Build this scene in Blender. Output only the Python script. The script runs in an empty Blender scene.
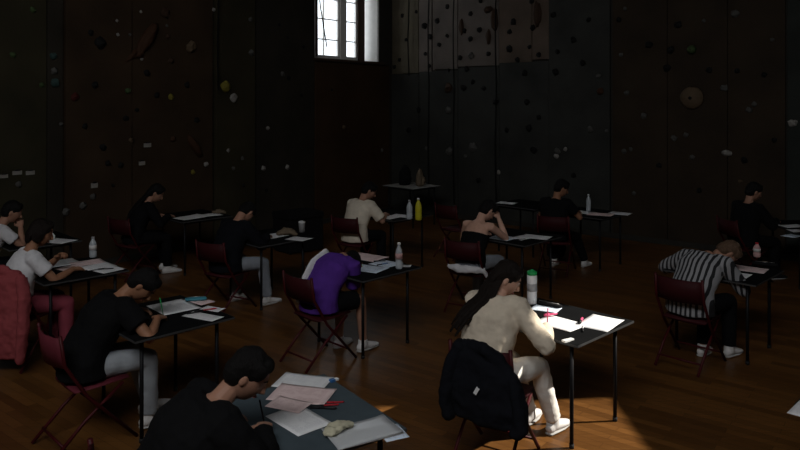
import bpy, bmesh, math, random
import numpy as np
from mathutils import Vector, Matrix, Quaternion, noise

random.seed(7)
SC = bpy.context.scene
COL = SC.collection
R = math.radians

# ------------------------------------------------------------------ camera, world, sun, area lights, exposure
CAMZ, FPX, HOR = 2.35, 700.0, 101.0           # eye height, focal length in pixels, horizon row
cd = bpy.data.cameras.new('camera')
cam = bpy.data.objects.new('camera', cd)
COL.objects.link(cam)
cam.location = (0, 0, CAMZ)
cam.rotation_euler = (R(90), 0, 0)
cd.sensor_width = 36
cd.lens = FPX * 36 / 800
cd.shift_y = -(225 - HOR) / 800
cd.clip_start = .05
SC.camera = cam

world = bpy.data.worlds.new('sky')
SC.world = world
world.use_nodes = True
wn = world.node_tree.nodes
wn['Background'].inputs[0].default_value = (.86, .93, 1.0, 1)
wn['Background'].inputs[1].default_value = 2.2

def add_light(name, kind, energy, color, loc=(0, 0, 0), rot=None, **kw):
    ld = bpy.data.lights.new(name, kind)
    ld.energy = energy
    ld.color = color
    for k, v in kw.items():
        setattr(ld, k, v)
    o = bpy.data.objects.new(name, ld)
    COL.objects.link(o)
    o.location = loc
    if rot is not None:
        o.rotation_euler = rot
    return o

SUN_EL = 40.0
sd = Vector((-math.cos(R(SUN_EL)), -.07, -math.sin(R(SUN_EL))))
sun = add_light('sun', 'SUN', 7.5, (1.0, .94, .85), (12, 5, 14), angle=R(.55))
sun.rotation_euler = sd.to_track_quat('-Z', 'Y').to_euler()
# soft fill lamp added below the closed ceiling over the near end
add_light('overhead_fill', 'AREA', 350, (.97, .98, 1.0), (-1.8, -1.5, 7.1), shape='RECTANGLE', size=6.0, size_y=2.6).rotation_euler = Vector((.04, .60, -.80)).to_track_quat('-Z', 'Y').to_euler()

vs = SC.view_settings
SC.display_settings.display_device = 'sRGB'
vs.view_transform = 'Standard'
vs.look = 'None'
vs.exposure = 0.0
vs.gamma = 1.0
vs.use_curve_mapping = False
SC.cycles.use_denoising = True
SC.cycles.max_bounces = 6
SC.cycles.diffuse_bounces = 4
SC.cycles.sample_clamp_indirect = 4.0

# ------------------------------------------------------------------ materials
def lin(c):
    return tuple(((x / 12.92) if x <= .04045 else ((x + .055) / 1.055) ** 2.4) for x in c)

def hexc(h):
    return lin(tuple(int(h[i:i + 2], 16) / 255 for i in (0, 2, 4)))

def mat(name, col, rough=.6, metal=0, var=.12, scale=8, bump=0, bscale=40, spec=.18, coords='Object', stretch=(1, 1, 1)):
    m = bpy.data.materials.new(name)
    m.use_nodes = True
    nt = m.node_tree
    n, l = nt.nodes, nt.links
    b = n['Principled BSDF']
    b.inputs['Roughness'].default_value = rough
    b.inputs['Metallic'].default_value = metal
    b.inputs['Specular IOR Level'].default_value = spec
    tc = n.new('ShaderNodeTexCoord')
    mp = n.new('ShaderNodeMapping')
    mp.inputs['Scale'].default_value = stretch
    l.new(tc.outputs[coords], mp.inputs['Vector'])
    nz = n.new('ShaderNodeTexNoise')
    nz.inputs['Scale'].default_value = scale
    nz.inputs['Detail'].default_value = 3
    l.new(mp.outputs['Vector'], nz.inputs['Vector'])
    rp = n.new('ShaderNodeValToRGB')
    rp.color_ramp.elements[0].position = .3
    rp.color_ramp.elements[1].position = .7
    rp.color_ramp.elements[0].color = (*[max(0, c * (1 - var)) for c in col], 1)
    rp.color_ramp.elements[1].color = (*[min(1, c * (1 + var)) for c in col], 1)
    l.new(nz.outputs['Fac'], rp.inputs['Fac'])
    l.new(rp.outputs['Color'], b.inputs['Base Color'])
    if bump:
        n2 = n.new('ShaderNodeTexNoise')
        n2.inputs['Scale'].default_value = bscale
        n2.inputs['Detail'].default_value = 4
        l.new(mp.outputs['Vector'], n2.inputs['Vector'])
        bp = n.new('ShaderNodeBump')
        bp.inputs['Strength'].default_value = bump
        bp.inputs['Distance'].default_value = .01
        l.new(n2.outputs['Fac'], bp.inputs['Height'])
        l.new(bp.outputs['Normal'], b.inputs['Normal'])
    return m

def floor_mat():
    m = bpy.data.materials.new('oak_parquet')
    m.use_nodes = True
    n, l = m.node_tree.nodes, m.node_tree.links
    b = n['Principled BSDF']
    tc = n.new('ShaderNodeTexCoord')
    mp = n.new('ShaderNodeMapping')
    mp.inputs['Rotation'].default_value = (0, 0, R(38))
    l.new(tc.outputs['Object'], mp.inputs['Vector'])
    br = n.new('ShaderNodeTexBrick')
    br.inputs['Scale'].default_value = 1
    br.inputs['Brick Width'].default_value = .62
    br.inputs['Row Height'].default_value = .075
    br.inputs['Mortar Size'].default_value = .0015
    br.inputs['Mortar Smooth'].default_value = .3
    br.inputs['Bias'].default_value = 0
    br.inputs['Color1'].default_value = (.165, .074, .021, 1)
    br.inputs['Color2'].default_value = (.088, .038, .0105, 1)
    br.inputs['Mortar'].default_value = (.03, .012, .005, 1)
    l.new(mp.outputs['Vector'], br.inputs['Vector'])
    mp2 = n.new('ShaderNodeMapping')
    mp2.inputs['Rotation'].default_value = (0, 0, R(38))
    mp2.inputs['Scale'].default_value = (2.5, 40, 1)
    l.new(tc.outputs['Object'], mp2.inputs['Vector'])
    nz = n.new('ShaderNodeTexNoise')
    nz.inputs['Scale'].default_value = 1.5
    nz.inputs['Detail'].default_value = 5
    l.new(mp2.outputs['Vector'], nz.inputs['Vector'])
    rp = n.new('ShaderNodeValToRGB')
    rp.color_ramp.elements[0].color = (.55, .5, .45, 1)
    rp.color_ramp.elements[1].color = (1.3, 1.25, 1.2, 1)
    l.new(nz.outputs['Fac'], rp.inputs['Fac'])
    mx = n.new('ShaderNodeMixRGB')
    mx.blend_type = 'MULTIPLY'
    mx.inputs[0].default_value = 1
    l.new(br.outputs['Color'], mx.inputs[1])
    l.new(rp.outputs['Color'], mx.inputs[2])
    l.new(mx.outputs[0], b.inputs['Base Color'])
    n3 = n.new('ShaderNodeTexNoise')
    n3.inputs['Scale'].default_value = 1.3
    l.new(tc.outputs['Object'], n3.inputs['Vector'])
    mr = n.new('ShaderNodeMapRange')
    mr.inputs['To Min'].default_value = .26
    mr.inputs['To Max'].default_value = .42
    l.new(n3.outputs['Fac'], mr.inputs['Value'])
    l.new(mr.outputs['Result'], b.inputs['Roughness'])
    b.inputs['Specular IOR Level'].default_value = .22
    bp = n.new('ShaderNodeBump')
    bp.inputs['Strength'].default_value = .15
    bp.inputs['Distance'].default_value = .004
    l.new(mx.outputs[0], bp.inputs['Height'])
    l.new(bp.outputs['Normal'], b.inputs['Normal'])
    return m

def stripe_mat(name, c1, c2, period, axis=0, rough=.8, warp=.01, share=.5):
    m = bpy.data.materials.new(name)
    m.use_nodes = True
    n, l = m.node_tree.nodes, m.node_tree.links
    b = n['Principled BSDF']
    b.inputs['Roughness'].default_value = rough
    tc = n.new('ShaderNodeTexCoord')
    nz = n.new('ShaderNodeTexNoise')
    nz.inputs['Scale'].default_value = 5
    l.new(tc.outputs['Object'], nz.inputs['Vector'])
    sx = n.new('ShaderNodeSeparateXYZ')
    l.new(tc.outputs['Object'], sx.inputs[0])
    ad = n.new('ShaderNodeMath'); ad.operation = 'MULTIPLY_ADD'
    l.new(nz.outputs['Fac'], ad.inputs[0]); ad.inputs[1].default_value = warp
    l.new(sx.outputs[axis], ad.inputs[2])
    dv = n.new('ShaderNodeMath'); dv.operation = 'DIVIDE'
    l.new(ad.outputs[0], dv.inputs[0]); dv.inputs[1].default_value = period
    fr = n.new('ShaderNodeMath'); fr.operation = 'FRACT'
    l.new(dv.outputs[0], fr.inputs[0])
    gt = n.new('ShaderNodeMath'); gt.operation = 'GREATER_THAN'
    l.new(fr.outputs[0], gt.inputs[0]); gt.inputs[1].default_value = share
    mx = n.new('ShaderNodeMixRGB')
    l.new(gt.outputs[0], mx.inputs[0])
    mx.inputs[1].default_value = (*c1, 1)
    mx.inputs[2].default_value = (*c2, 1)
    l.new(mx.outputs[0], b.inputs['Base Color'])
    return m

def paper_mat(name, base, ink, lines=True, block=None):
    """a printed sheet: rows of grey text blocks inside margins"""
    m = bpy.data.materials.new(name)
    m.use_nodes = True
    n, l = m.node_tree.nodes, m.node_tree.links
    b = n['Principled BSDF']
    b.inputs['Roughness'].default_value = .75
    b.inputs['Specular IOR Level'].default_value = .2
    tc = n.new('ShaderNodeTexCoord')
    mp = n.new('ShaderNodeMapping')
    mp.inputs['Scale'].default_value = (1, 1, 1)
    l.new(tc.outputs['Generated'], mp.inputs['Vector'])
    br = n.new('ShaderNodeTexBrick')
    br.inputs['Scale'].default_value = 1
    br.inputs['Brick Width'].default_value = .19
    br.inputs['Row Height'].default_value = .034
    br.inputs['Mortar Size'].default_value = .011
    br.inputs['Color1'].default_value = (*ink, 1)
    br.inputs['Color2'].default_value = (*[.5 * (a + c) for a, c in zip(ink, base)], 1)
    br.inputs['Mortar'].default_value = (*base, 1)
    l.new(mp.outputs['Vector'], br.inputs['Vector'])
    sx = n.new('ShaderNodeSeparateXYZ')
    l.new(tc.outputs['Generated'], sx.inputs[0])
    prod = None
    for ax, lo, hi in ((0, .1, .88), (1, .1, .86)):
        for op, v in (('GREATER_THAN', lo), ('LESS_THAN', hi)):
            g = n.new('ShaderNodeMath'); g.operation = op
            l.new(sx.outputs[ax], g.inputs[0]); g.inputs[1].default_value = v
            if prod is None:
                prod = g
            else:
                q = n.new('ShaderNodeMath'); q.operation = 'MULTIPLY'
                l.new(prod.outputs[0], q.inputs[0]); l.new(g.outputs[0], q.inputs[1])
                prod = q
    nz = n.new('ShaderNodeTexNoise')
    nz.inputs['Scale'].default_value = 4
    l.new(tc.outputs['Generated'], nz.inputs['Vector'])
    g = n.new('ShaderNodeMath'); g.operation = 'GREATER_THAN'
    l.new(nz.outputs['Fac'], g.inputs[0]); g.inputs[1].default_value = .47
    q = n.new('ShaderNodeMath'); q.operation = 'MULTIPLY'
    l.new(prod.outputs[0], q.inputs[0]); l.new(g.outputs[0], q.inputs[1])
    mx = n.new('ShaderNodeMixRGB')
    l.new(q.outputs[0], mx.inputs[0])
    mx.inputs[1].default_value = (*base, 1)
    l.new(br.outputs['Color'], mx.inputs[2])
    l.new(mx.outputs[0], b.inputs['Base Color'])
    return m

def clear_mat(name, col, rough=.08, alpha=.35):
    m = bpy.data.materials.new(name)
    m.use_nodes = True
    n, l = m.node_tree.nodes, m.node_tree.links
    b = n['Principled BSDF']
    b.inputs['Base Color'].default_value = (*col, 1)
    b.inputs['Roughness'].default_value = rough
    b.inputs['Alpha'].default_value = alpha
    nz = n.new('ShaderNodeTexNoise'); nz.inputs['Scale'].default_value = 30
    bp = n.new('ShaderNodeBump'); bp.inputs['Strength'].default_value = .1
    l.new(nz.outputs['Fac'], bp.inputs['Height']); l.new(bp.outputs['Normal'], b.inputs['Normal'])
    return m

M = {}
M['floor'] = floor_mat()
M['wall'] = mat('dark_wall_paint', (.03, .027, .022), .8, bump=.3, bscale=18)
M['ceiling'] = mat('ceiling_paint', (.10, .095, .09), .9)
for k, c in dict(olive=(.058, .050, .026), rust=(.074, .045, .024), moss=(.064, .053, .028), coal=(.050, .042, .030),
                 brick=(.080, .042, .019), slate=(.064, .065, .057), pine=(.044, .050, .043), umber=(.060, .040, .023),
                 pale=(.21, .175, .15), sand=(.17, .145, .10), peach=(.19, .14, .105)).items():
    M[k] = mat('climbing_panel_' + k, tuple(.52 * q for q in c), .75, var=.25, scale=1.6, bump=.5, bscale=30)
M['white_paint'] = mat('white_window_paint', (.72, .70, .66), .5, var=.05)
M['sill'] = mat('sill_wood', (.05, .03, .02), .6)
M['black_laminate'] = mat('black_laminate', (.007, .0072, .0075), .8, spec=.03)
M['grey_laminate'] = mat('slate_grey_laminate', (.060, .080, .092), .7, spec=.15)
M['pale_laminate'] = mat('pale_laminate', (.30, .29, .27), .7, spec=.2)
M['edge_metal'] = mat('tabletop_edge', (.06, .06, .06), .5, .3)
M['black_steel'] = mat('black_steel', (.008, .008, .009), .5, .2)
M['red_enamel'] = mat('dark_red_enamel', (.052, .005, .0065), .5, .0)
M['red_pad'] = mat('dark_red_seat', (.036, .004, .0055), .65)
M['rose_pad'] = mat('rose_seat', (.12, .02, .03), .6)
M['steel'] = mat('bright_steel', (.6, .58, .55), .3, .9)
M['rubber'] = mat('black_rubber', (.02, .02, .02), .8)
M['skin'] = mat('skin', (.37, .195, .13), .5, var=.06, scale=25, bump=.05, bscale=200)
M['skin_tan'] = mat('skin_tan', (.31, .15, .085), .5, var=.06, scale=25)
M['skin_fair'] = mat('skin_fair', (.56, .33, .24), .5, var=.06, scale=25, bump=.05, bscale=200)
M['lip'] = mat('lip', (.32, .11, .09), .45)
M['eye_white'] = mat('eye_white', (.6, .58, .55), .25, var=.02)
M['iris'] = mat('iris_dark', (.03, .02, .015), .2)
M['hair_black'] = mat('hair_black', (.0045, .0038, .0035), .65, var=.4, scale=60, bump=.8, bscale=90, stretch=(3, 3, .4))
M['hair_brown'] = mat('hair_dark_brown', (.009, .0055, .004), .6, var=.4, scale=60, bump=.8, bscale=90, stretch=(3, 3, .4))
M['hair_light'] = mat('hair_light_brown', (.11, .065, .04), .5, var=.3, scale=60, bump=.8, bscale=90, stretch=(3, 3, .4))
def cloth(name, c, **k):
    return mat(name, c, k.pop('rough', .9), var=k.pop('var', .1), scale=k.pop('scale', 12), bump=.35, bscale=k.pop('bscale', 22), spec=.15)
M['black_cloth'] = cloth('black_cloth', (.004, .004, .0045))
M['navy_cloth'] = cloth('black_navy_cloth', (.0045, .005, .0075))
M['cream_cloth'] = cloth('cream_cotton', (.64, .55, .43))
M['cream_trouser'] = cloth('cream_trousers', (.74, .71, .65))
M['white_cloth'] = cloth('white_cotton', (.66, .65, .66))
M['ivory_cloth'] = cloth('ivory_cotton', (.70, .62, .50))
M['purple_cloth'] = cloth('purple_cotton', (.085, .028, .24))
M['apricot_cloth'] = cloth('apricot_knit', (.55, .28, .16))
M['grey_jean'] = cloth('pale_grey_denim', (.30, .32, .34))
M['blue_jean'] = cloth('washed_denim', (.26, .28, .31))
M['pink_cloth'] = cloth('coral_pink_fleece', (.27, .055, .06))
M['rose_cloth'] = cloth('rose_pink_cotton', (.24, .045, .065))
M['stripe_cloth'] = stripe_mat('black_white_stripe', (.012, .012, .014), (.30, .30, .31), .044, 0, .85, .03, .45)
M['shoe_white'] = mat('white_trainer', (.62, .60, .58), .6)
M['shoe_black'] = mat('black_shoe', (.015, .015, .016), .5)
M['sole'] = mat('shoe_sole', (.40, .39, .37), .7)
M['sock'] = cloth('white_sock', (.6, .58, .55))
M['bag_black'] = cloth('black_bag', (.007, .007, .0075))
M['bag_tan'] = cloth('tan_bag', (.16, .12, .08))
PAPERS = {
    'white': paper_mat('printed_white_paper', (.80, .80, .80), (.60, .60, .62)),
    'cool': paper_mat('printed_bluish_paper', (.68, .76, .86), (.30, .35, .42)),
    'pink': paper_mat('printed_pink_paper', (.80, .62, .60), (.55, .36, .35)),
    'grey': paper_mat('printed_grey_paper', (.52, .50, .48), (.25, .25, .26)),
}

# ------------------------------------------------------------------ mesh helpers
class MB:
    def __init__(self):
        self.v, self.f = [], []

    def add(self, vs, fs):
        o = len(self.v)
        self.v += [tuple(x) for x in vs]
        self.f += [tuple(i + o for i in f) for f in fs]
        return self

    def box(self, c, s, rot=None):
        c = Vector(c)
        vs = []
        for sx in (-.5, .5):
            for sy in (-.5, .5):
                for sz in (-.5, .5):
                    p = Vector((sx * s[0], sy * s[1], sz * s[2]))
                    if rot is not None:
                        p = rot @ p
                    vs.append(c + p)
        return self.add(vs, [(0, 1, 3, 2), (4, 6, 7, 5), (0, 4, 5, 1), (2, 3, 7, 6), (0, 2, 6, 4), (1, 5, 7, 3)])

    def tube(self, pts, radii, n=10, side=None, cap='flat'):
        """loft along pts; radius is a number or (across, through); side = direction of 'across'"""
        pts = [Vector(p) for p in pts]
        rr = [(r, r) if not isinstance(r, (tuple, list)) else r for r in radii]
        if cap == 'round':
            d0 = (pts[0] - pts[1]).normalized()
            d1 = (pts[-1] - pts[-2]).normalized()
            a, b = rr[0], rr[-1]
            m0, m1 = min(a), min(b)
            pts = [pts[0] + d0 * m0 * .95, pts[0] + d0 * m0 * .7] + pts + [pts[-1] + d1 * m1 * .7, pts[-1] + d1 * m1 * .95]
            rr = [(a[0] * .3, a[1] * .3), (a[0] * .72, a[1] * .72)] + rr + [(b[0] * .72, b[1] * .72), (b[0] * .3, b[1] * .3)]
        rings = []
        prev = None
        for i, p in enumerate(pts):
            t = (pts[min(i + 1, len(pts) - 1)] - pts[max(i - 1, 0)]).normalized()
            if prev is None:
                s = Vector(side) if side is not None else (Vector((0, 0, 1)) if abs(t.z) < .9 else Vector((1, 0, 0))).cross(t)
            else:
                s = prev
            s = (s - t * s.dot(t)).normalized()
            prev = s
            u = t.cross(s)
            rings.append([p + s * math.cos(2 * math.pi * k / n) * rr[i][0] + u * math.sin(2 * math.pi * k / n) * rr[i][1] for k in range(n)])
        vs = [q for r_ in rings for q in r_]
        fs = []
        for i in range(len(rings) - 1):
            for k in range(n):
                a, b = i * n + k, i * n + (k + 1) % n
                fs.append((a, b, b + n, a + n))
        fs.append(tuple(range(n - 1, -1, -1)))
        fs.append(tuple((len(rings) - 1) * n + k for k in range(n)))
        return self.add(vs, fs)

    def ball(self, c, r, rot=None, nu=14, nv=9, fn=None):
        c = Vector(c)
        r = (r, r, r) if not isinstance(r, (tuple, list)) else r
        vs = []
        for j in range(1, nv):
            th = math.pi * j / nv
            for i in range(nu):
                ph = 2 * math.pi * i / nu
                vs.append(Vector((math.sin(th) * math.cos(ph), math.sin(th) * math.sin(ph), math.cos(th))))
        vs += [Vector((0, 0, 1)), Vector((0, 0, -1))]
        out = []
        for d in vs:
            p = Vector((d.x * r[0], d.y * r[1], d.z * r[2]))
            if fn:
                p = fn(d, p)
            if rot is not None:
                p = rot @ p
            out.append(c + p)
        fs = []
        for j in range(nv - 2):
            for i in range(nu):
                a, b = j * nu + i, j * nu + (i + 1) % nu
                fs.append((a, a + nu, b + nu, b))
        T, B = len(vs) - 2, len(vs) - 1
        for i in range(nu):
            fs.append((T, i, (i + 1) % nu))
            fs.append((B, (nv - 2) * nu + (i + 1) % nu, (nv - 2) * nu + i))
        return self.add(out, fs)

    def lathe(self, prof, n=20, c=(0, 0, 0)):
        c = Vector(c)
        vs, fs = [], []
        for r_, z in prof:
            for k in range(n):
                a = 2 * math.pi * k / n
                vs.append(c + Vector((r_ * math.cos(a), r_ * math.sin(a), z)))
        for i in range(len(prof) - 1):
            for k in range(n):
                a, b = i * n + k, i * n + (k + 1) % n
                fs.append((a, b, b + n, a + n))
        fs.append(tuple(range(n - 1, -1, -1)))
        fs.append(tuple((len(prof) - 1) * n + k for k in range(n)))
        return self.add(vs, fs)

    def mesh(self, name):
        me = bpy.data.meshes.new(name)
        me.from_pydata([tuple(v) for v in self.v], [], self.f)
        bm = bmesh.new()
        bm.from_mesh(me)
        bmesh.ops.recalc_face_normals(bm, faces=bm.faces)
        bm.to_mesh(me)
        bm.free()
        return me

    def build(self, name, m, parent=None, smooth=False, bevel=0):
        me = self.mesh(name)
        if bevel:
            bm = bmesh.new()
            bm.from_mesh(me)
            bmesh.ops.bevel(bm, geom=[e for e in bm.edges if e.calc_face_angle(0) > .6], offset=bevel, segments=2, affect='EDGES', profile=.6)
            bm.to_mesh(me)
            bm.free()
        return link(name, me, m, parent, smooth)

def link(name, me, m, parent=None, smooth=False):
    o = bpy.data.objects.new(name, me)
    COL.objects.link(o)
    for mm in (m if isinstance(m, list) else [m]):
        me.materials.append(mm)
    if smooth:
        for p in me.polygons:
            p.use_smooth = True
    if parent is not None:
        o.parent = parent
    return o

def tag(o, label=None, cat=None, group=None, kind=None):
    for k, v in (('label', label), ('category', cat), ('group', group), ('kind', kind)):
        if v:
            o[k] = v
    return o

def empty(name, loc, rz=0, label=None, cat=None, group=None):
    o = bpy.data.objects.new(name, None)
    o.empty_display_size = .1
    COL.objects.link(o)
    o.location = loc
    o.rotation_euler = (0, 0, rz)
    return tag(o, label, cat, group)

KIDS = {}
def copy_tree(o, parent=None):
    c = o.copy()
    COL.objects.link(c)
    if parent is not None:
        c.parent = parent
    for ch in list(o.children):
        copy_tree(ch, c)
    return c

CLOUDS = {}
def fused(mb, voxel, smooth=3, fold=0, fsize=.1):
    """one continuous skin around overlapping closed pieces"""
    me = mb.mesh('skin')
    o = bpy.data.objects.new('tmp', me)
    COL.objects.link(o)
    r_ = o.modifiers.new('r', 'REMESH')
    r_.mode = 'VOXEL'
    r_.voxel_size = voxel
    s = o.modifiers.new('s', 'SMOOTH')
    s.factor = .5
    s.iterations = smooth
    if fold:
        if fsize not in CLOUDS:
            t = bpy.data.textures.new('folds', 'CLOUDS')
            t.noise_scale = fsize
            t.noise_depth = 2
            CLOUDS[fsize] = t
        d = o.modifiers.new('d', 'DISPLACE')
        d.texture = CLOUDS[fsize]
        d.strength = fold
        d.mid_level = .5
        s2 = o.modifiers.new('s2', 'SMOOTH')
        s2.iterations = 1
    dg = bpy.context.evaluated_depsgraph_get()
    out = bpy.data.meshes.new_from_object(o.evaluated_get(dg))
    bpy.data.objects.remove(o)
    return out

def world_at(px, py, z=0.0):
    s = (py - HOR) / (CAMZ - z)
    Y = FPX / s
    return Vector(((px - 400) / s, Y, z))

# ------------------------------------------------------------------ the setting
CORN = Vector((-.15, 15.2, 0))
LD = Vector((.628, .778, 0)).normalized()            # the climbing wall with the window runs back to the corner along this
RD = Vector((.778, -.628, 0)).normalized()           # the other climbing wall comes forward from the corner along this
LN = Vector((LD.y, -LD.x, 0))                        # into the room
RN = Vector((-RD.y, RD.x, 0)) * -1
if RN.y > 0: RN = -RN
HT = 7.5
LEND = CORN - LD * 14.2
REND = CORN + RD * 9.4
SX = REND.x
BY = -4.0
poly = [CORN, REND, Vector((SX, BY, 0)), Vector((LEND.x, BY, 0)), LEND]

def plane_hit(px, org, d):
    """where the column px meets the wall through org along d"""
    k = (px - 400) / FPX
    t = (k * org.y - org.x) / (d.x - k * d.y)
    return t, org + d * t

def lw(px, z=0):
    t, p = plane_hit(px, CORN, LD)
    return Vector((p.x, p.y, z)), t

def rw(px, z=0):
    t, p = plane_hit(px, CORN, RD)
    return Vector((p.x, p.y, z)), t

def slab(mb, a, b, z0, z1, n, thick):
    """wall-like slab between ground points a and b, front face at the line, thickness away from n"""
    a, b = Vector((a.x, a.y, 0)), Vector((b.x, b.y, 0))
    vs = []
    for p in (a, b):
        for off in (0, -thick):
            for z in (z0, z1):
                q = p + n * off
                vs.append((q.x, q.y, z))
    return mb.add(vs, [(0, 1, 3, 2), (4, 6, 7, 5), (0, 4, 5, 1), (2, 3, 7, 6), (0, 2, 6, 4), (1, 5, 7, 3)])

fm = MB()
fm.add([(p.x, p.y, 0) for p in poly] + [(p.x, p.y, -.1) for p in poly], [(0, 1, 2, 3, 4), (9, 8, 7, 6, 5)] + [(i, 5 + i, 5 + (i + 1) % 5, (i + 1) % 5) for i in range(5)])
tag(fm.build('floor', M['floor']), kind='structure')
cm = MB()
cm.add([(p.x, p.y, HT) for p in poly] + [(p.x, p.y, HT + .1) for p in poly], [(0, 1, 2, 3, 4), (9, 8, 7, 6, 5)] + [(i, 5 + i, 5 + (i + 1) % 5, (i + 1) % 5) for i in range(5)])
tag(cm.build('ceiling', M['ceiling']), kind='structure')

def wall_with_holes(name, a, b, n, holes, thick=.3):
    """holes: (t0, t1, z0, z1) measured from a"""
    d = (b - a)
    L = d.length
    d = d / L
    ts = sorted({0, L, *[h[0] for h in holes], *[h[1] for h in holes]})
    mb = MB()
    for t0, t1 in zip(ts[:-1], ts[1:]):
        cut = sorted([(h[2], h[3]) for h in holes if h[0] <= t0 + 1e-6 and h[1] >= t1 - 1e-6])
        z = 0
        for c0, c1 in cut:
            slab(mb, a + d * t0, a + d * t1, z, c0, n, thick)
            z = c1
        slab(mb, a + d * t0, a + d * t1, z, HT, n, thick)
    return tag(mb.build(name, M['wall']), kind='structure')

tA, tB = -lw(313.5)[1], -lw(379)[1]                  # distances from the corner of the visible window's jambs
WZ0, WZ1 = 3.17, 5.6
# 14.2 long wall from LEND to CORN
wall_left = wall_with_holes('wall_left', CORN, LEND, LN, [(tB, tA, WZ0, WZ1)], .42)
wall_right = wall_with_holes('wall_right', CORN, REND, RN, [])
sy0 = REND.y
wall_side = wall_with_holes('wall_side', REND, Vector((SX, BY, 0)), Vector((-1, 0, 0)),
                            [(sy0 - 6.10, sy0 - 5.12, 4.62, 6.45)])
wall_back = wall_with_holes('wall_back', Vector((SX, BY, 0)), Vector((LEND.x, BY, 0)), Vector((0, 1, 0)), [])
wall_far = wall_with_holes('wall_far_left', Vector((LEND.x, BY, 0)), LEND, Vector((1, 0, 0)), [])

# climbing panels, each a slab bolted in front of its wall
def panel(parent, f, n, x0, x1, z0, z1, m, proud=.05):
    mb = MB()
    a, b = f(x0)[0], f(x1)[0]
    slab(mb, a + n * proud, b + n * proud, z0, z1, n, proud - .002)
    return mb.build('panel', M[m], parent, bevel=.006)

LP = [(-60, 45, 'olive', .05), (46, 62, 'coal', .03), (63, 129, 'rust', .08), (130, 211, 'rust', .05), (213, 252, 'moss', .09), (254, 313, 'coal', .04)]
for x0, x1, m, pr in LP:
    panel(wall_left, lw, LN, x0, x1, .02, HT - .02, m, pr)
panel(wall_left, lw, LN, 313.6, 349, .02, WZ0 - .06, 'brick', .05)
panel(wall_left, lw, LN, 349.3, 388, .02, WZ0 - .06, 'brick', .04)
LIM = dict(a=2.93)
RP = [(388, 404, 'sand', .03, 2.93), (404.3, 420, 'sand', .06, 2.94), (420.3, 433, 'pale', .05, 2.96), (433.3, 436.5, 'pale', .03, 2.98), (437, 459, 'pale', .06, 3.0), (459.4, 500, 'pale', .05, 3.04), (500.5, 533, 'peach', .055, 3.08), (533.5, 550, 'peach', .05, 3.12)]
for x0, x1, m, pr, z in RP:
    panel(wall_right, rw, RN, x0, x1, z, HT - .02, m, pr)
for x0, x1, z in ((388, 420, 2.93), (420.4, 459, 2.98), (459.4, 500, 3.03), (500.4, 550, 3.09)):
    panel(wall_right, rw, RN, x0, x1, .02, z - .01, 'slate', .045)
panel(wall_right, rw, RN, 550.5, 611, .02, HT - .02, 'slate', .06)
for x0, x1 in ((614, 668), (668.5, 728), (728.5, 786)):
    panel(wall_right, rw, RN, x0, x1, .02, HT - .02, 'umber', .05)
panel(wall_right, rw, RN, 788.5, 860, .02, HT - .02, 'pine', .09)

def skirting(name, a, b, n):
    mb = MB()
    slab(mb, a + n * .115, b + n * .115, 0.001, .09, n, .02)
    tag(mb.build(name, M['wall']), kind='structure')
skirting('baseboard_left', CORN - LD * .15, LEND, LN)
skirting('baseboard_right', CORN + RD * .15, REND, RN)

# the visible window: deep white reveal, two sashes with muntins, one tilted open
win = empty('window_1', (0, 0, 0))
tag(win, kind='structure')
def wpt(t, depth, z):
    p = CORN - LD * t - LN * depth
    return Vector((p.x, p.y, z))
rot_l = Matrix((LD, LN, Vector((0, 0, 1)))).transposed()
def wbox(mb, t0, t1, d0, d1, z0, z1):
    c = (wpt(t0, d0, z0) + wpt(t1, d1, z1)) / 2
    return mb.box(c, (abs(t1 - t0), abs(d1 - d0), abs(z1 - z0)), rot_l)
mb = MB()
wbox(mb, tB - .001, tB + .05, 0, .42, WZ0, WZ1)
wbox(mb, tA - .05, tA + .001, 0, .42, WZ0, WZ1)
wbox(mb, tB, tA, 0, .42, WZ1 - .05, WZ1)
mb.build('window_frame', M['white_paint'], win)
mb = MB(); wbox(mb, tB - .06, tA + .06, -.10, .42, WZ0 - .05, WZ0)
mb.build('window_sill', M['sill'], win)
W_ = tA - tB
mul = -lw(350.2)[1]
DKJ = -lw(365.5)[1]
mb = MB(); wbox(mb, mul - .07, mul + .07, .20, .30, WZ0, WZ1); mb.build('mullion', M['white_paint'], win)
mb = MB(); wbox(mb, -lw(371.5)[1], DKJ, .19, .32, WZ0, WZ1); mb.build('jamb_lining', M['sill'], win)
M['glass'] = clear_mat('window_glass', (.9, .95, 1), .02, .06)
def sash(t0, t1, cols, rows, swing=0):
    mb = MB()
    f = .055
    wbox(mb, t0, t0 + f, .22, .27, WZ0 + .02, WZ1 - .05)
    wbox(mb, t1 - f, t1, .22, .27, WZ0 + .02, WZ1 - .05)
    wbox(mb, t0, t1, .22, .27, WZ0 + .02, WZ0 + .09)
    wbox(mb, t0, t1, .22, .27, WZ1 - .13, WZ1 - .05)
    o = mb.build('sash', M['white_paint'], win)
    mm = MB()
    for i in range(1, cols):
        t = t0 + (t1 - t0) * i / cols
        wbox(mm, t - .011, t + .011, .225, .262, WZ0 + .03, WZ1 - .06)
    for j in range(1, rows):
        z = WZ0 + (WZ1 - WZ0) * j / rows
        wbox(mm, t0, t1, .226, .261, z - .011, z + .011)
    mm.build('muntin', M['white_paint'], o)
    g = MB(); wbox(g, t0 + .01, t1 - .01, .242, .246, WZ0 + .03, WZ1 - .06)
    g.build('pane', M['glass'], o)
sash(DKJ, mul - .07, 1, 6)
sash(mul + .07, tA - .06, 2, 6)
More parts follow.
